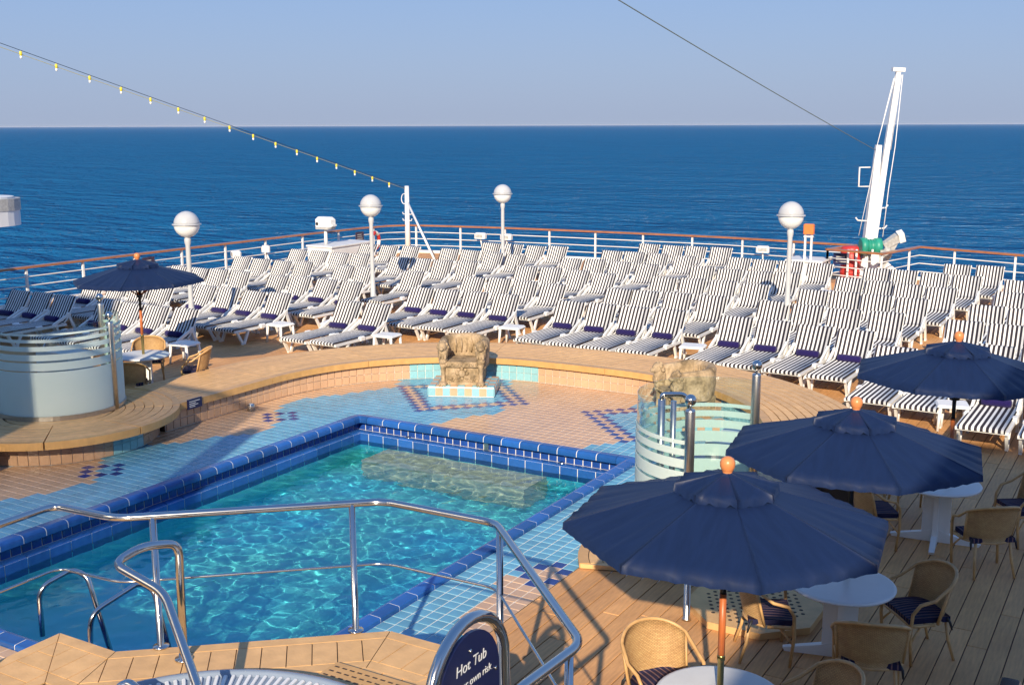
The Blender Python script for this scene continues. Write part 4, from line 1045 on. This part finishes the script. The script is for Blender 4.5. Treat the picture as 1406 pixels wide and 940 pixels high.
t = tag(MB().tube([(p.x, p.y, p.z) for p in cable_pts((0, 0, 0), Dq - Cq, 1.9, 30, .16)], .011, 6).build('stay_cable', M_wireg), 'thin grey stay cable rising from the crane post into the sky', 'cable'); t.location = Cq

cr = thing('davit_crane', 'tall white crane leaning upward beside the notch in the stern rail', 'crane', (-8.55, 37.0, 0))
def taper(b, p, q, w0, w1, d0, d1):
    p, q = Vector(p), Vector(q); ax = (q - p).normalized(); s_ = Vector((cu, -su, 0)); s_ = (s_ - ax * s_.dot(ax)).normalized(); e_ = ax.cross(s_)
    vs = [p + s_ * (i * w0) + e_ * (j * d0) for i, j in ((-1, -1), (1, -1), (1, 1), (-1, 1))] + [q + s_ * (i * w1) + e_ * (j * d1) for i, j in ((-1, -1), (1, -1), (1, 1), (-1, 1))]
    b.add(vs, [(3, 2, 1, 0), (4, 5, 6, 7), (0, 1, 5, 4), (1, 2, 6, 5), (2, 3, 7, 6), (3, 0, 4, 7)])
b = MB(); taper(b, (0, 0, .02), (.08, .05, 1.0), .34, .22, .28, .2); b.build('pedestal', M_paint, cr)
b = MB(); taper(b, (.02, 0, .95), (.17, .1, 4.35), .16, .085, .15, .085); b.build('post', M_paint, cr)
b = MB(); taper(b, (.16, -.02, 1.0), (.62, .2, 6.62), .105, .065, .10, .065); taper(b, (.615, .2, 6.60), (.622, .2, 6.72), .19, .19, .10, .10); b.build('boom', M_paint, cr)
b = MB(); 
Mr = Matrix.Translation((-.34, -.30, 1.22)) @ Matrix.Rotation(-a, 4, 'Z') @ Matrix.Rotation(pi / 2, 4, 'Y')
Mr = Matrix.Translation((.22, -.42, 1.2)) @ Matrix.Rotation(radians(30.5), 4, 'Z') @ Matrix.Rotation(pi / 2, 4, 'Y')
b.lathe([(.22, -.33), (.27, -.31), (.27, -.14), (.20, -.12), (.20, .10), (.26, .12), (.26, .31), (.2, .33)], 18, M=Mr); b.build('winch', M_green, cr)
for k in range(3): MB().lathe([(.20, -.10 + .08 * k), (.225, -.10 + .08 * k), (.225, -.07 + .08 * k), (.20, -.07 + .08 * k)], 18, M=Mr).build('winch_flange', M_green, cr)
b = MB(); taper(b, (.55, -.4, .55), (.85, -.2, 1.35), .10, .14, .10, .10); b.box(.55, .75, -.5, -.3, .75, 1.1); b.ell((.75, -.42, 1.0), (.15, .14, .2), 10, 8, .1); b.build('gearbox', M_grey, cr)
b = MB(); taper(b, (.62, -.38, 1.22), (1.0, -.22, 1.5), .10, .13, .11, .13); b.build('hydraulic_cylinder', M_grey, cr)
b = MB(); taper(b, (1.0, -.22, 1.5), (1.16, -.15, 1.56), .15, .15, .15, .15); b.build('cylinder_cap', M_white, cr)
b = MB(); b.add([(.35, -.55, 1.0), (.95, -.25, .45), (.80, -.35, .05), (.25, -.6, .05), (.42, -.42, 1.0), (1.02, -.12, .45), (.87, -.22, .05), (.32, -.47, .05)], [(0, 1, 2, 3), (7, 6, 5, 4), (0, 4, 5, 1), (1, 5, 6, 2), (2, 6, 7, 3), (3, 7, 4, 0)]); b.build('gusset', M_paint, cr)
b = MB(); b.tube([(.55, .18, 6.5), (.16, .0, 4.4), (.0, -.1, 3.0), (-.22, -.2, 1.5)], .012, 5); b.tube([(.50, .18, 6.4), (.12, .0, 4.2)], .012, 5)
b.tube([(.76, .2, 6.5), (.68, .1, 4.3), (.60, -.1, 3.0), (.55, -.3, 1.5)], .014, 5); b.tube([(.72, .2, 6.5), (.55, .1, 4.2)], .012, 5); b.build('hoist_rope', M_paint, cr)
b = MB(); b.tube([(-.02, 0, 3.65), (-.32, -.15, 3.65), (-.32, -.15, 3.05), (-.02, 0, 3.05)], .028, 6); b.build('bracket', M_paint, cr)
for z, s_ in ((2.35, 1), (1.95, -1), (.85, -1), (1.7, 1)): MB().tube([(.1, 0, z), (.1 + s_ * .38, s_ * .2, z + .03), (.1 + s_ * .44, s_ * .24, z + .12)], .025, 6).build('hook', M_paint, cr)

t = thing('red_drum', 'red cylindrical raft canister with white bands behind the railing by the crane', 'canister', (-8.95, 36.65, 0), radians(30.5))
MB().lathe([(.0, .05), (.29, .06), (.31, .12), (.31, 1.1), (.27, 1.16), (0, 1.18)], 20).build('body', M_red, t)
for z in (.3, .95): MB().lathe([(.312, z), (.325, z), (.325, z + .05), (.312, z + .05)], 20).build('band', M_red, t)
for x_ in (-.26, .0, .5): MB().box(x_ - .03, x_ + .03, -.60, -.55, 0, 1.12).build('stand_bar', M_paint, t)
MB().box(-.3, .6, -.61, -.54, .0, .05).build('stand_foot', M_paint, t)
def locker(label, x0, x1, y0, y1, h):
    cx, cy = (x0 + x1) / 2, (y0 + y1) / 2; t = thing('deck_locker', label, 'locker', (cx, cy, 0)); w, d = (x1 - x0) / 2, (y1 - y0) / 2
    MB().box(-w, w, -d, d, .003, h - .06).build('body', M_paint, t)
    MB().bbox(-w - .05, w + .05, -d - .05, d + .05, h - .06, h, .015).build('lid', M_dirtypaint, t)
    nd = max(1, round(2 * w / .8))
    for k in range(nd): MB().bbox(-w + 2 * w * k / nd + .04, -w + 2 * w * (k + 1) / nd - .04, -d - .018, -d, .1, h - .14, .004).build('door', M_paint, t)
    MB().bbox(-.012 + w, w + .018, -d + .08, d - .08, .1, h - .14, .004).build('side_panel', M_paint, t)
    return t
locker('large white deck locker carrying the searchlight near the stern corner', -26.9, -25.8, 31.2, 33.5, .80)
locker('small white deck locker next to the crane carrying the orange box', -10.6, -9.5, 35.2, 36.3, .8)
# searchlight on the locker
t = thing('searchlight', 'white searchlight on a short post standing on the large deck locker', 'searchlight', (-26.5, 31.75, .80))
MB().tube([(0, 0, 0), (0, 0, .53)], [.07, .055], 8).build('post', M_paint, t)
MB().bbox(-.36, .36, -.22, .22, .62, .98, .09).build('housing', M_white, t); MB().box(-.3, .3, -.2, .2, .54, .615).build('yoke', M_grey, t); MB().box(.37, .42, -.12, .12, .66, .72).build('bracket', M_paint, t)
MB().lathe([(.06, 0), (.06, .01), (0, .01)], 10, M=Matrix.Translation((-.2, -.221, .74)) @ Matrix.Rotation(pi / 2, 4, 'X')).build('lens', M_black, t)
t = thing('lifebuoy', 'red and white lifebuoy hanging on the stern rail behind the locker', 'lifebuoy', (-26.45, 34.6, .68), radians(-80))
for k in range(8):
    MB().tube([(.30 * cos(q), 0, .30 * sin(q)) for q in [k * pi / 4 + j * pi / 16 for j in range(5)]], .075, 8).build('segment', M_red if k % 2 else M_white, t)
t = thing('orange_beacon', 'orange box on two white posts by the small locker', 'beacon', (-10.0, 35.45, .8))
for s_ in (-1, 1): MB().box(s_ * .10 - .03, s_ * .10 + .03, -.03, .03, 0, .86).build('post', M_paint, t)
MB().box(-.15, .15, -.04, .04, .70, .75).build('bracket', M_paint, t); MB().bbox(-.16, .16, -.10, .10, .80, 1.12, .03).build('box', M_orange, t)
# floodlights clamped to the rail
fl = thing('floodlight', 'x', 'floodlight', (0, 0, 0), 0, 'floodlights on the rail')
MB().bbox(-.22, .22, -.14, .14, .62, .84, .05).build('housing', M_white, fl); MB().tube([(0, 0, .62), (0, .12, .3), (0, .12, .02)], .025, 6).build('bracket', M_paint, fl)
MB().box(-.15, .15, -.155, -.142, .67, .79).build('lens', M_grey, fl)
freeze(fl)
for k, (x, y, rz, lab) in enumerate(((-26.9, 27.6, -.6, 'white floodlight on the side rail nearer to the parasol'), (-27.15, 29.3, -.8, 'pale floodlight on the side rail toward the locker'), (-23.1, 36.85, .1, 'white floodlight on the stern rail just right of the mast brace'), (-22.0, 36.95, .1, 'pale floodlight on the stern rail beside the farthest lamp'), (-12.1, 37.4, .2, 'white floodlight on the stern rail toward the crane'))):
    o = fl if k == 0 else dup(fl, (x, y, 0), rz, lab)
    o['label'] = lab; o.location = (x, y, .1); o.rotation_euler.z = rz
for x, y, rz, lab in ((-27.72, 24.6, -pi / 2 + .03, 'dark square plate on the side rail above the lone parasol'), (-27.2, 34.6, -1.3, 'dark plate on the rail above the large locker'), (-9.1, 36.05, .3, 'small navy plate on the railing beside the red canister')):
    t = tag(MB().box(-.24, .24, -.015, .015, .62, .98).build('rail_plate', M_darksign if 'dark' in lab else M_signblue), lab, 'sign', None); t.location = (x, y, 0); t.rotation_euler.z = -rz if False else (pi / 2 if x < -27 else rz)
    for q in range(3): MB().box(-.16, .10 + .03 * q, -.0175, -.0155, .86 - .08 * q, .89 - .08 * q).build('print_line', M_grey, t)

# lifeboat roof and lamp bracket beyond the side rail
t = thing('tender_roof', 'white rounded tender roof with a grey band beyond the side rail', 'boat', (-31.6, 19.2, .55))
rect = fillet([(-2, -3.4, 0), (1.75, -3.4, 0), (1.75, 3.05, 0), (-2, 3.05, 0)], 1.2, 8, True)
rp = [(p.x, p.y) for p in rect]
MB().prism(rp, 1.55, 2.0).build('hull_band', M_hull, t); MB().prism([(x * 1.01, y * 1.01) for x, y in rp], 2.0, 2.35).build('grey_band', M_grey, t)
MB().prism([(x * .93, y * .96) for x, y in rp], 2.35, 2.40).build('roof', M_paint, t)
MB().box(-1.2, -.6, -1, -.4, -1.2, 1.55).box(-1.2, -.6, .6, 1.2, -1.2, 1.55).build('cradle', M_grey, t)
t = thing('bracket_lamp', 'white boxy lamp on a bracket post at the side rail, cut by the picture edge', 'lamp', (-27.45, 18.95, 0))
MB().box(-.07, .07, -.07, .07, 0, 1.25).build('post', M_dirtypaint, t); MB().bbox(-.3, .2, -.15, .15, 1.36, 1.56, .04).build('housing', M_dirtypaint, t); MB().box(-.4, .25, -.05, .05, 1.25, 1.345).build('arm', M_dirtypaint, t)
MB().bbox(-.28, .12, -.2, -.08, .5, .72, .03).build('control_box', M_darkpole, t)

# ------------------------------------------------------------------ curved glass screens
def screen(label, cx, cy, r, a0, a1, z0, h, posts, bands, rot):
    t = thing('glass_screen', label, 'glass screen', (cx, cy, z0))
    n_ = 36
    def cyl(rr, za, zb, m, nm, b0=a0, b1=a1):
        P = arc(0, 0, rr, b0, b1, n_); Q = arc(0, 0, rr - .008, b0, b1, n_); k_ = n_ + 1
        vs = [(x, y, za) for x, y in P] + [(x, y, zb) for x, y in P] + [(x, y, za) for x, y in Q] + [(x, y, zb) for x, y in Q]
        fs = []
        for i in range(n_):
            fs += [(i, i + 1, k_ + i + 1, k_ + i), (2 * k_ + i + 1, 2 * k_ + i, 3 * k_ + i, 3 * k_ + i + 1), (k_ + i, k_ + i + 1, 3 * k_ + i + 1, 3 * k_ + i), (i + 1, i, 2 * k_ + i, 2 * k_ + i + 1)]
        b = MB(); b.add(vs[:2 * k_], [f for f in fs if max(f) < 2 * k_], True); b.add(vs[2 * k_:], [tuple(i - 2 * k_ for i in f) for f in fs if min(f) >= 2 * k_], True)
        b.add(vs, [f for f in fs if max(f) >= 2 * k_ and min(f) < 2 * k_]); b.build(nm, m, t)
    cyl(r, .06, h, M_glass, 'pane')
    for za, zb in bands: cyl(r + .0125, za, zb, M_frost, 'frosted_band')
    P = arc(0, 0, r + .03, a0, a1, n_); Q = arc(0, 0, r - .03, a0, a1, n_)
    MB().prism(P + Q[::-1], 0, .07).build('bottom_rail', M_brushed, t)
    for an, hp in posts:
        x, y = (r + .0) * cos(radians(an)), r * sin(radians(an))
        b = MB().lathe([(.055, 0), (.055, hp - .02), (.05, hp), (.012, hp), (.012, hp + .05)], 14, (x, y, 0)); b.build('post', M_brushed, t)
        MB().ell((x, y, hp + .105), (.065, .065, .065), 14, 10).build('finial', M_chrome, t)
    return t
bandsL = [(.07, .78), (.805, .93), (.965, 1.06), (1.115, 1.19), (1.25, 1.30), (1.36, 1.39)]
screen('curved glass screen with frosted bands across the pool, on the shaded bench end', -15.7, 11.9, 1.0, -115, 95, .45, 1.5, [(-108, 1.52), (18, 1.45), (95, 1.58)], bandsL, 0)
bandsR = [(.07, .84), (.88, 1.03), (1.065, 1.20), (1.24, 1.34), (1.385, 1.46), (1.51, 1.555)]
screen('curved glass shower screen with frosted bands between the pool corner and the parasols', -4.39, 12.12, .92, 80, 272, .064, 1.89, [(272, 1.91), (80, 1.97)], bandsR, 0)
t = thing('shower_column', 'steel shower column with a curved spout inside the glass screen', 'shower', (-5.08, 12.12, .064))
MB().tube([(0, 0, 0), (0, 0, 1.74)], .045, 12).build('pole', M_brushed, t); MB().tube([(.12, .08, 0), (.12, .08, 1.72)], .035, 12).build('rear_pole', M_brushed, t)
MB().tube(fillet([(0, 0, 1.70), (.0, .0, 1.80), (.24, .16, 1.80), (.28, .19, 1.62)], .09, 6), .03, 12).build('spout', M_chrome, t)
t = thing('service_cabinet', 'grey white cabinet with a round black port, behind the shower screen', 'cabinet', (-4.35, 14.1, 0))
MB().bbox(-.75, .5, -.45, .45, .003, .92, .015).build('body', M_cabinet, t)
MB().lathe([(.17, 0), (.17, .015), (.14, .02), (.14, .006), (0, .006)], 24, M=Matrix.Translation((.501, -.05, .45)) @ Matrix.Rotation(pi / 2, 4, 'Y')).build('port', M_black, t)
t = thing('louvre_panel', 'white slatted service box behind the glass screen across the pool', 'cabinet', (-17.3, 13.25, 0))
MB().box(-.45, .42, -.25, .25, .003, 1.0).build('body', M_cabinet, t)
for k in range(6): MB().add([(.42, -.24, .15 + k * .14), (.42, .24, .15 + k * .14), (.50, .24, .12 + k * .14), (.50, -.24, .12 + k * .14), (.42, -.24, .17 + k * .14), (.42, .24, .17 + k * .14)], [(0, 1, 2, 3), (3, 2, 5, 4), (0, 3, 4), (1, 5, 2)]).build('slat', M_cabinet, t)
# shower tray with drilled holes, and its post
t = thing('shower_tray', 'octagonal teak shower tray drilled with rows of holes, in parasol shade', 'shower tray', (-3.45, 10.85, 0))
oc = [(.72 * cos(radians(22.5 + 45 * k)), .72 * sin(radians(22.5 + 45 * k))) for k in range(8)]
MB().prism(oc, .003, .075).build('rim', M_teak2, t)
hm = MB().lathe([(.022, .0755), (.02, .0765), (0, .0765)], 8).mesh('hole', M_caulk)
for i in range(-6, 7):
    for j in range(-6, 7):
        x, y = i * .085 + (.0425 if j % 2 else 0), j * .085
        if hypot(x, y) < .52: obj('hole', hm, t, loc=(x, y, 0))
t = tag(MB().lathe([(.05, 0), (.045, .02), (.035, .03), (.035, 1.5), (0, 1.5)], 12).build('shower_post', M_brushed), 'slim steel post at the rim of the drilled shower tray', 'post'); t.location = (-3.98, 10.28, 0)
t = thing('drain_grate', 'slotted wooden drain grate set in the deck behind the parasols', 'drain grate', (-3.85, 15.2, .0))
MB().box(-.25, .25, -.3, .3, .001, .012).build('plate', M_teak2, t)
for k in range(8): MB().box(-.2, .2, -.26 + k * .07, -.235 + k * .07, .0125, .014).build('slot', M_caulk, t)
# steel coaming at the near edge of the deck
t = thing('steel_coaming', 'low polished steel coaming along the deck at the corner of the picture', 'coaming', (-.84, 7.5, 0))
MB().bbox(-.16, .02, -3, 2.9, .002, .10, .02).build('rim', M_chrome, t); MB().box(.03, 1.2, -3, 2.9, .002, .07).build('hatch', M_teak2, t)

# ------------------------------------------------------------------ hot tub platform in the foreground
ZP = .9
pf = [(-7.64, 3.2), (-7.64, 5.60), (-6.97, 5.60), (-5.30, 7.00), (-4.36, 7.00), (-2.86, 5.52), (-2.86, 2.6), (-4.0, 1.2), (-7.64, 1.2)]
plat = thing('tub_platform', 'raised teak platform with mitred borders round the hot tub', 'platform', (0, 0, 0))
def inset(poly, d):
    n_ = len(poly); out = []
    for i in range(n_):
        p0, p1, p2 = Vector(poly[i - 1]), Vector(poly[i]), Vector(poly[(i + 1) % n_])
        d1 = (p1 - p0).normalized(); d2 = (p2 - p1).normalized(); n1 = Vector((d1.y, -d1.x)); n2 = Vector((d2.y, -d2.x))
        b = (n1 + n2); k = d / max(.2, 1 + n1.dot(n2)); out.append(tuple(p1 + b * k))
    return out
MB().prism(inset(pf, .03)[::-1], .003, ZP - .012).build('base', M_caulk, plat)
i1 = inset(pf, .115); i2 = inset(pf, .50); i3 = inset(pf, .61)
for k in range(5):
    kk = k + 1 if True else k
    for A, B, z, nm in ((pf, i1, ZP, 'border_board'), (i2, i3, ZP - .002, 'inner_board')):
        p, q, r_, s_ = Vector(A[k]), Vector(A[k + 1]), Vector(B[k + 1]), Vector(B[k])
        e = (q - p).normalized() * .004; nn = Vector((e.y, -e.x)).normalized() * .004
        P = [p + e, q - e, r_ - e - nn * (0), s_ + e]
        MB().prism([tuple(v) for v in P][::-1], z - .035, z).build(nm, M_teak2 if nm == 'inner_board' else M_fascia if False else M_teak2, plat)
    # short planks running across the border
    p, q = Vector(i1[k]), Vector(i1[k + 1]); r_, s_ = Vector(i2[k + 1]), Vector(i2[k]); d = (q - p); L = d.length; u = d / L; nv = Vector((u.y, -u.x)); wd = .385
    n_ = max(1, round(L / .19)); sl0 = (s_ - p).dot(u); sl1 = (r_ - p).dot(u)
    def clip(poly, f):
        out = []
        for (ax, ay), (bx, by) in zip(poly, poly[1:] + poly[:1]):
            fa, fb = f(ax, ay), f(bx, by)
            if fa >= 0: out.append((ax, ay))
            if fa * fb < 0: tt = fa / (fa - fb); out.append((ax + (bx - ax) * tt, ay + (by - ay) * tt))
        return out
    for j in range(-3, n_ + 3):
        x0, x1 = L * j / n_ + .004, L * (j + 1) / n_ - .004
        poly = [(x0, .006), (x1, .006), (x1, wd - .006), (x0, wd - .006)]
        poly = clip(poly, lambda X, Y: X - sl0 * Y / wd - .004); 
        if poly: poly = clip(poly, lambda X, Y: L + (sl1 - L) * Y / wd - .004 - X)
        if len(poly) < 3: continue
        ar = abs(sum(a_[0] * b_[1] - a_[1] * b_[0] for a_, b_ in zip(poly, poly[1:] + poly[:1]))) / 2
        if ar < .0015: continue
        MB().prism([tuple(p + u * X + nv * Y) for X, Y in poly][::-1], ZP - .035, ZP - .001).build('plank', M_teak2, plat)
# centre of the platform
ctr = MB(); 
x = -7.0
while x < -3.4:
    ctr_p = None
    pts = [yy for yy in [1.3 + .05 * k for k in range(130)] if inpoly(x + .09, yy, i3) and hypot(x + .09 + 4.85, yy - 4.35) > 1.62]
    runs = []
    for yy in pts:
        if runs and yy - runs[-1][1] < .06: runs[-1][1] = yy
        else: runs.append([yy, yy])
    for r0, r1 in runs:
        if r1 - r0 > .1: MB().box(x + .005, x + .185, r0, r1 + .04, ZP - .035, ZP - .003).build('plank', M_teak2, plat)
    x += .19
# drilled step board beside the tub
t = thing('step_board', 'teak step board drilled with small slots beside the hot tub rim', 'step board', (-4.88, 6.17, ZP), radians(0))
MB().bbox(-.42, .42, -.14, .14, .002, .03, .01).build('board', M_fascia, t)
sm2 = MB().box(-.022, .022, -.008, .008, .0302, .0312).mesh('slot', M_caulk)
for i in range(11):
    for j in range(3): obj('slot', sm2, t, loc=(-.36 + i * .072, -.07 + j * .07, 0))
# hot tub
tub = thing('hot_tub', 'round hot tub with a smooth grey rim and white radial overflow slats', 'hot tub', (-4.95, 4.42, ZP + .055))
MB().lathe([(1.52, -.3), (1.53, .03), (1.51, .065), (1.475, .075), (1.445, .065), (1.435, .04)], 64).build('rim', M_gel, tub)
MB().lathe([(1.43, .02), (1.12, .0), (1.10, -.6), (0, -.6)], 64).build('shell', M_black, tub)
MB().lathe([(1.12, .03), (1.13, .06), (1.10, .07), (1.06, .05), (1.05, -.6)], 64).build('inner_rim', M_gel, tub)
sl_ = MB().bbox(1.125, 1.435, -.014, .014, .02, .058, .005).mesh('overflow_slat', M_white)
for k in range(150): obj('overflow_slat', sl_, tub, rz=2 * pi * k / 150)
wt = MB(); wt.add([(1.06 * cos(2 * pi * k / 40), 1.06 * sin(2 * pi * k / 40), -.05) for k in range(40)], [tuple(range(40))]); wt.build('tub_water', M_water, tub)
# platform handrail
ZR = 2.0
rl = thing('platform_handrail', 'polished steel handrail with a thin mid rail round the hot tub platform', 'handrail', (0, 0, 0))
rp = [(-7.55, 2.6, ZR), (-7.6, 5.62, ZR), (-6.93, 5.66, ZR), (-5.36, 7.03, ZR), (-4.30, 7.05, ZR), (-2.80, 5.55, ZR), (-2.86, 4.6, ZR), (-2.86, 2.0, ZR)]
MB().tube(fillet(rp, .12, 6), .030, 14).build('top_rail', M_chrome, rl)
MB().tube(fillet([(x, y, z - .53) for x, y, z in rp], .12, 6), .011, 8).build('mid_rail', M_chrome, rl)
pm = MB().lathe([(.065, 0), (.065, .012), (.03, .016), (.027, .02), (.027, ZR - ZP)], 14).mesh('post', M_chrome)
for x, y in ((-6.72, 5.84), (-5.55, 6.86), (-4.22, 6.97), (-2.83, 5.45), (-7.58, 4.9), (-2.86, 3.2), (-7.56, 3.2)): obj('post', pm, rl, loc=(x, y, ZP))
# steps handrail loop
hk = thing('step_handrail', 'thick bent steel grab rail looping over the hot tub steps', 'handrail', (0, 0, 0))
MB().tube(fillet([(-6.40, 5.78, .9), (-6.38, 5.78, 1.86), (-6.45, 5.50, 1.92), (-6.55, 5.30, 1.83), (-6.05, 5.32, 1.70), (-5.45, 5.05, 1.18), (-5.50, 4.92, 1.02), (-6.05, 4.95, 1.17), (-6.10, 4.90, 1.14), (-6.10, 4.90, .9)], .10, 6), .033, 14).build('rail', M_chrome, hk)
MB().lathe([(.07, 0), (.07, .012), (.036, .016), (.036, .05)], 14, (-6.40, 5.78, .9)).build('flange', M_chrome, hk)
# pool ladder
ld_ = thing('pool_ladder', 'steel pool ladder with two arched rails at the near pool edge', 'ladder', (0, 0, 0))
MB().tube(fillet([(-9.30, 6.62, .06), (-9.30, 6.62, .56), (-9.2, 6.95, .66), (-9.05, 7.0, .60), (-8.55, 6.95, -.60)], .14, 6), .026, 12).build('ladder_rail', M_chrome, ld_)
MB().tube(fillet([(-8.48, 6.52, .06), (-8.48, 6.56, .50), (-8.36, 7.05, .66), (-8.22, 7.10, .60), (-7.75, 7.0, -.60)], .14, 6), .026, 12).build('ladder_rail', M_chrome, ld_)
for z in (-.55, -.85): MB().box(-8.75, -8.0, 6.9, 7.05, z - .02, z + .02).build('tread', M_brushed, ld_)
# hot tub notice in a steel hoop: it faces +X
sg = thing('tub_notice', 'navy hot tub notice with white lettering framed by a steel hoop', 'sign', (-3.22, 4.97, ZP), 0)
hoop = [(0, -.40, .0), (0, -.40, .75), (0, -.39, .95)] + [(0, -.40 * cos(q), .98 + .40 * sin(q)) for q in [radians(v) for v in range(10, 175, 12)]] + [(0, .39, .95), (0, .40, .75), (0, .40, .0)]
MB().tube(hoop, .035, 14).build('hoop', M_chrome, sg)
pn = [(-.32, .52), (.32, .52), (.32, .93)] + [(.32 * cos(radians(v)), .97 + .335 * sin(radians(v))) for v in range(10, 175, 10)] + [(-.32, .93)]
b = MB(); n_ = len(pn)
b.add([(.012, y, z) for y, z in pn] + [(-.012, y, z) for y, z in pn], [tuple(range(n_)), tuple(range(2 * n_ - 1, n_ - 1, -1))] + [(i, n_ + i, n_ + (i + 1) % n_, (i + 1) % n_) for i in range(n_)]); b.build('panel', M_signblue, sg)
for y, z in ((0, 1.20), (-.26, .62), (.26, .62), (.27, .98)): MB().ell((.016, y, z), (.008, .014, .014), 8, 6).build('screw', M_chrome, sg)
def text(body, size, y, z, parent):
    c = D.curves.new('lettering', 'FONT'); c.body = body; c.size = size; c.align_x = 'CENTER'; c.extrude = .0008; c.shear = .12
    c.materials.append(M_ink); tmp = D.objects.new('lettering_curve', c); COL.objects.link(tmp); bpy.context.view_layer.update()
    me = D.meshes.new_from_object(tmp.evaluated_get(bpy.context.evaluated_depsgraph_get())); D.objects.remove(tmp)
    o = D.objects.new('lettering', me); COL.objects.link(o); o.parent = parent; o.location = (.0145, y, z); o.rotation_euler = (pi / 2, 0, pi / 2)
text('Hot Tub', .092, .01, 1.095, sg); text('at your own risk', .066, .0, .995, sg); text('no diving', .06, 0, .73, sg) if False else None

# ------------------------------------------------------------------ unseen upper works behind the camera, shaped and placed to shade both sides of the deck
b = MB()
b.box(-7.56, -7.3, -.2, .4, .004, 6.9)
k = -10.65
while k < -7.8: b.box(k, k + .019, .30, .34, 2.6, 7.4); k += .06  # added slat screen, spaced so its shadow blurs to half shade
b.box(-10.7, -7.7, .31, .35, 2.5, 2.6); b.box(-10.7, -7.7, .31, .35, 7.4, 7.5); b.box(-10.7, -7.7, -.2, .41, .004, 2.4); b.box(-28, -10.7, -26, .41, .004, 8.0); b.box(-28, -14.2, -26, .8, 8.0, 10.5); b.box(-28, -7.3, -26, -12, .004, 7.0)
b.box(4.05, 9, -26, 1.3, .004, 9.0)
b.build('upper_works_shade_caster', M_hull, kind='structure')

# thin sea haze: pales the last kilometres of water under the horizon
m, n, l, p = nt('sea_haze'); n.remove(p)
pv = n.new('ShaderNodeVolumePrincipled'); pv.inputs['Color'].default_value = (.86, .91, 1, 1); pv.inputs['Density'].default_value = 1.6e-5; pv.inputs['Anisotropy'].default_value = 0
l.new(pv.outputs[0], n['Material Output'].inputs['Volume'])
MB().box(-R - 800, R + 800, -R - 800, R + 800, -15.2, 14.0).build('haze', m, kind='stuff')
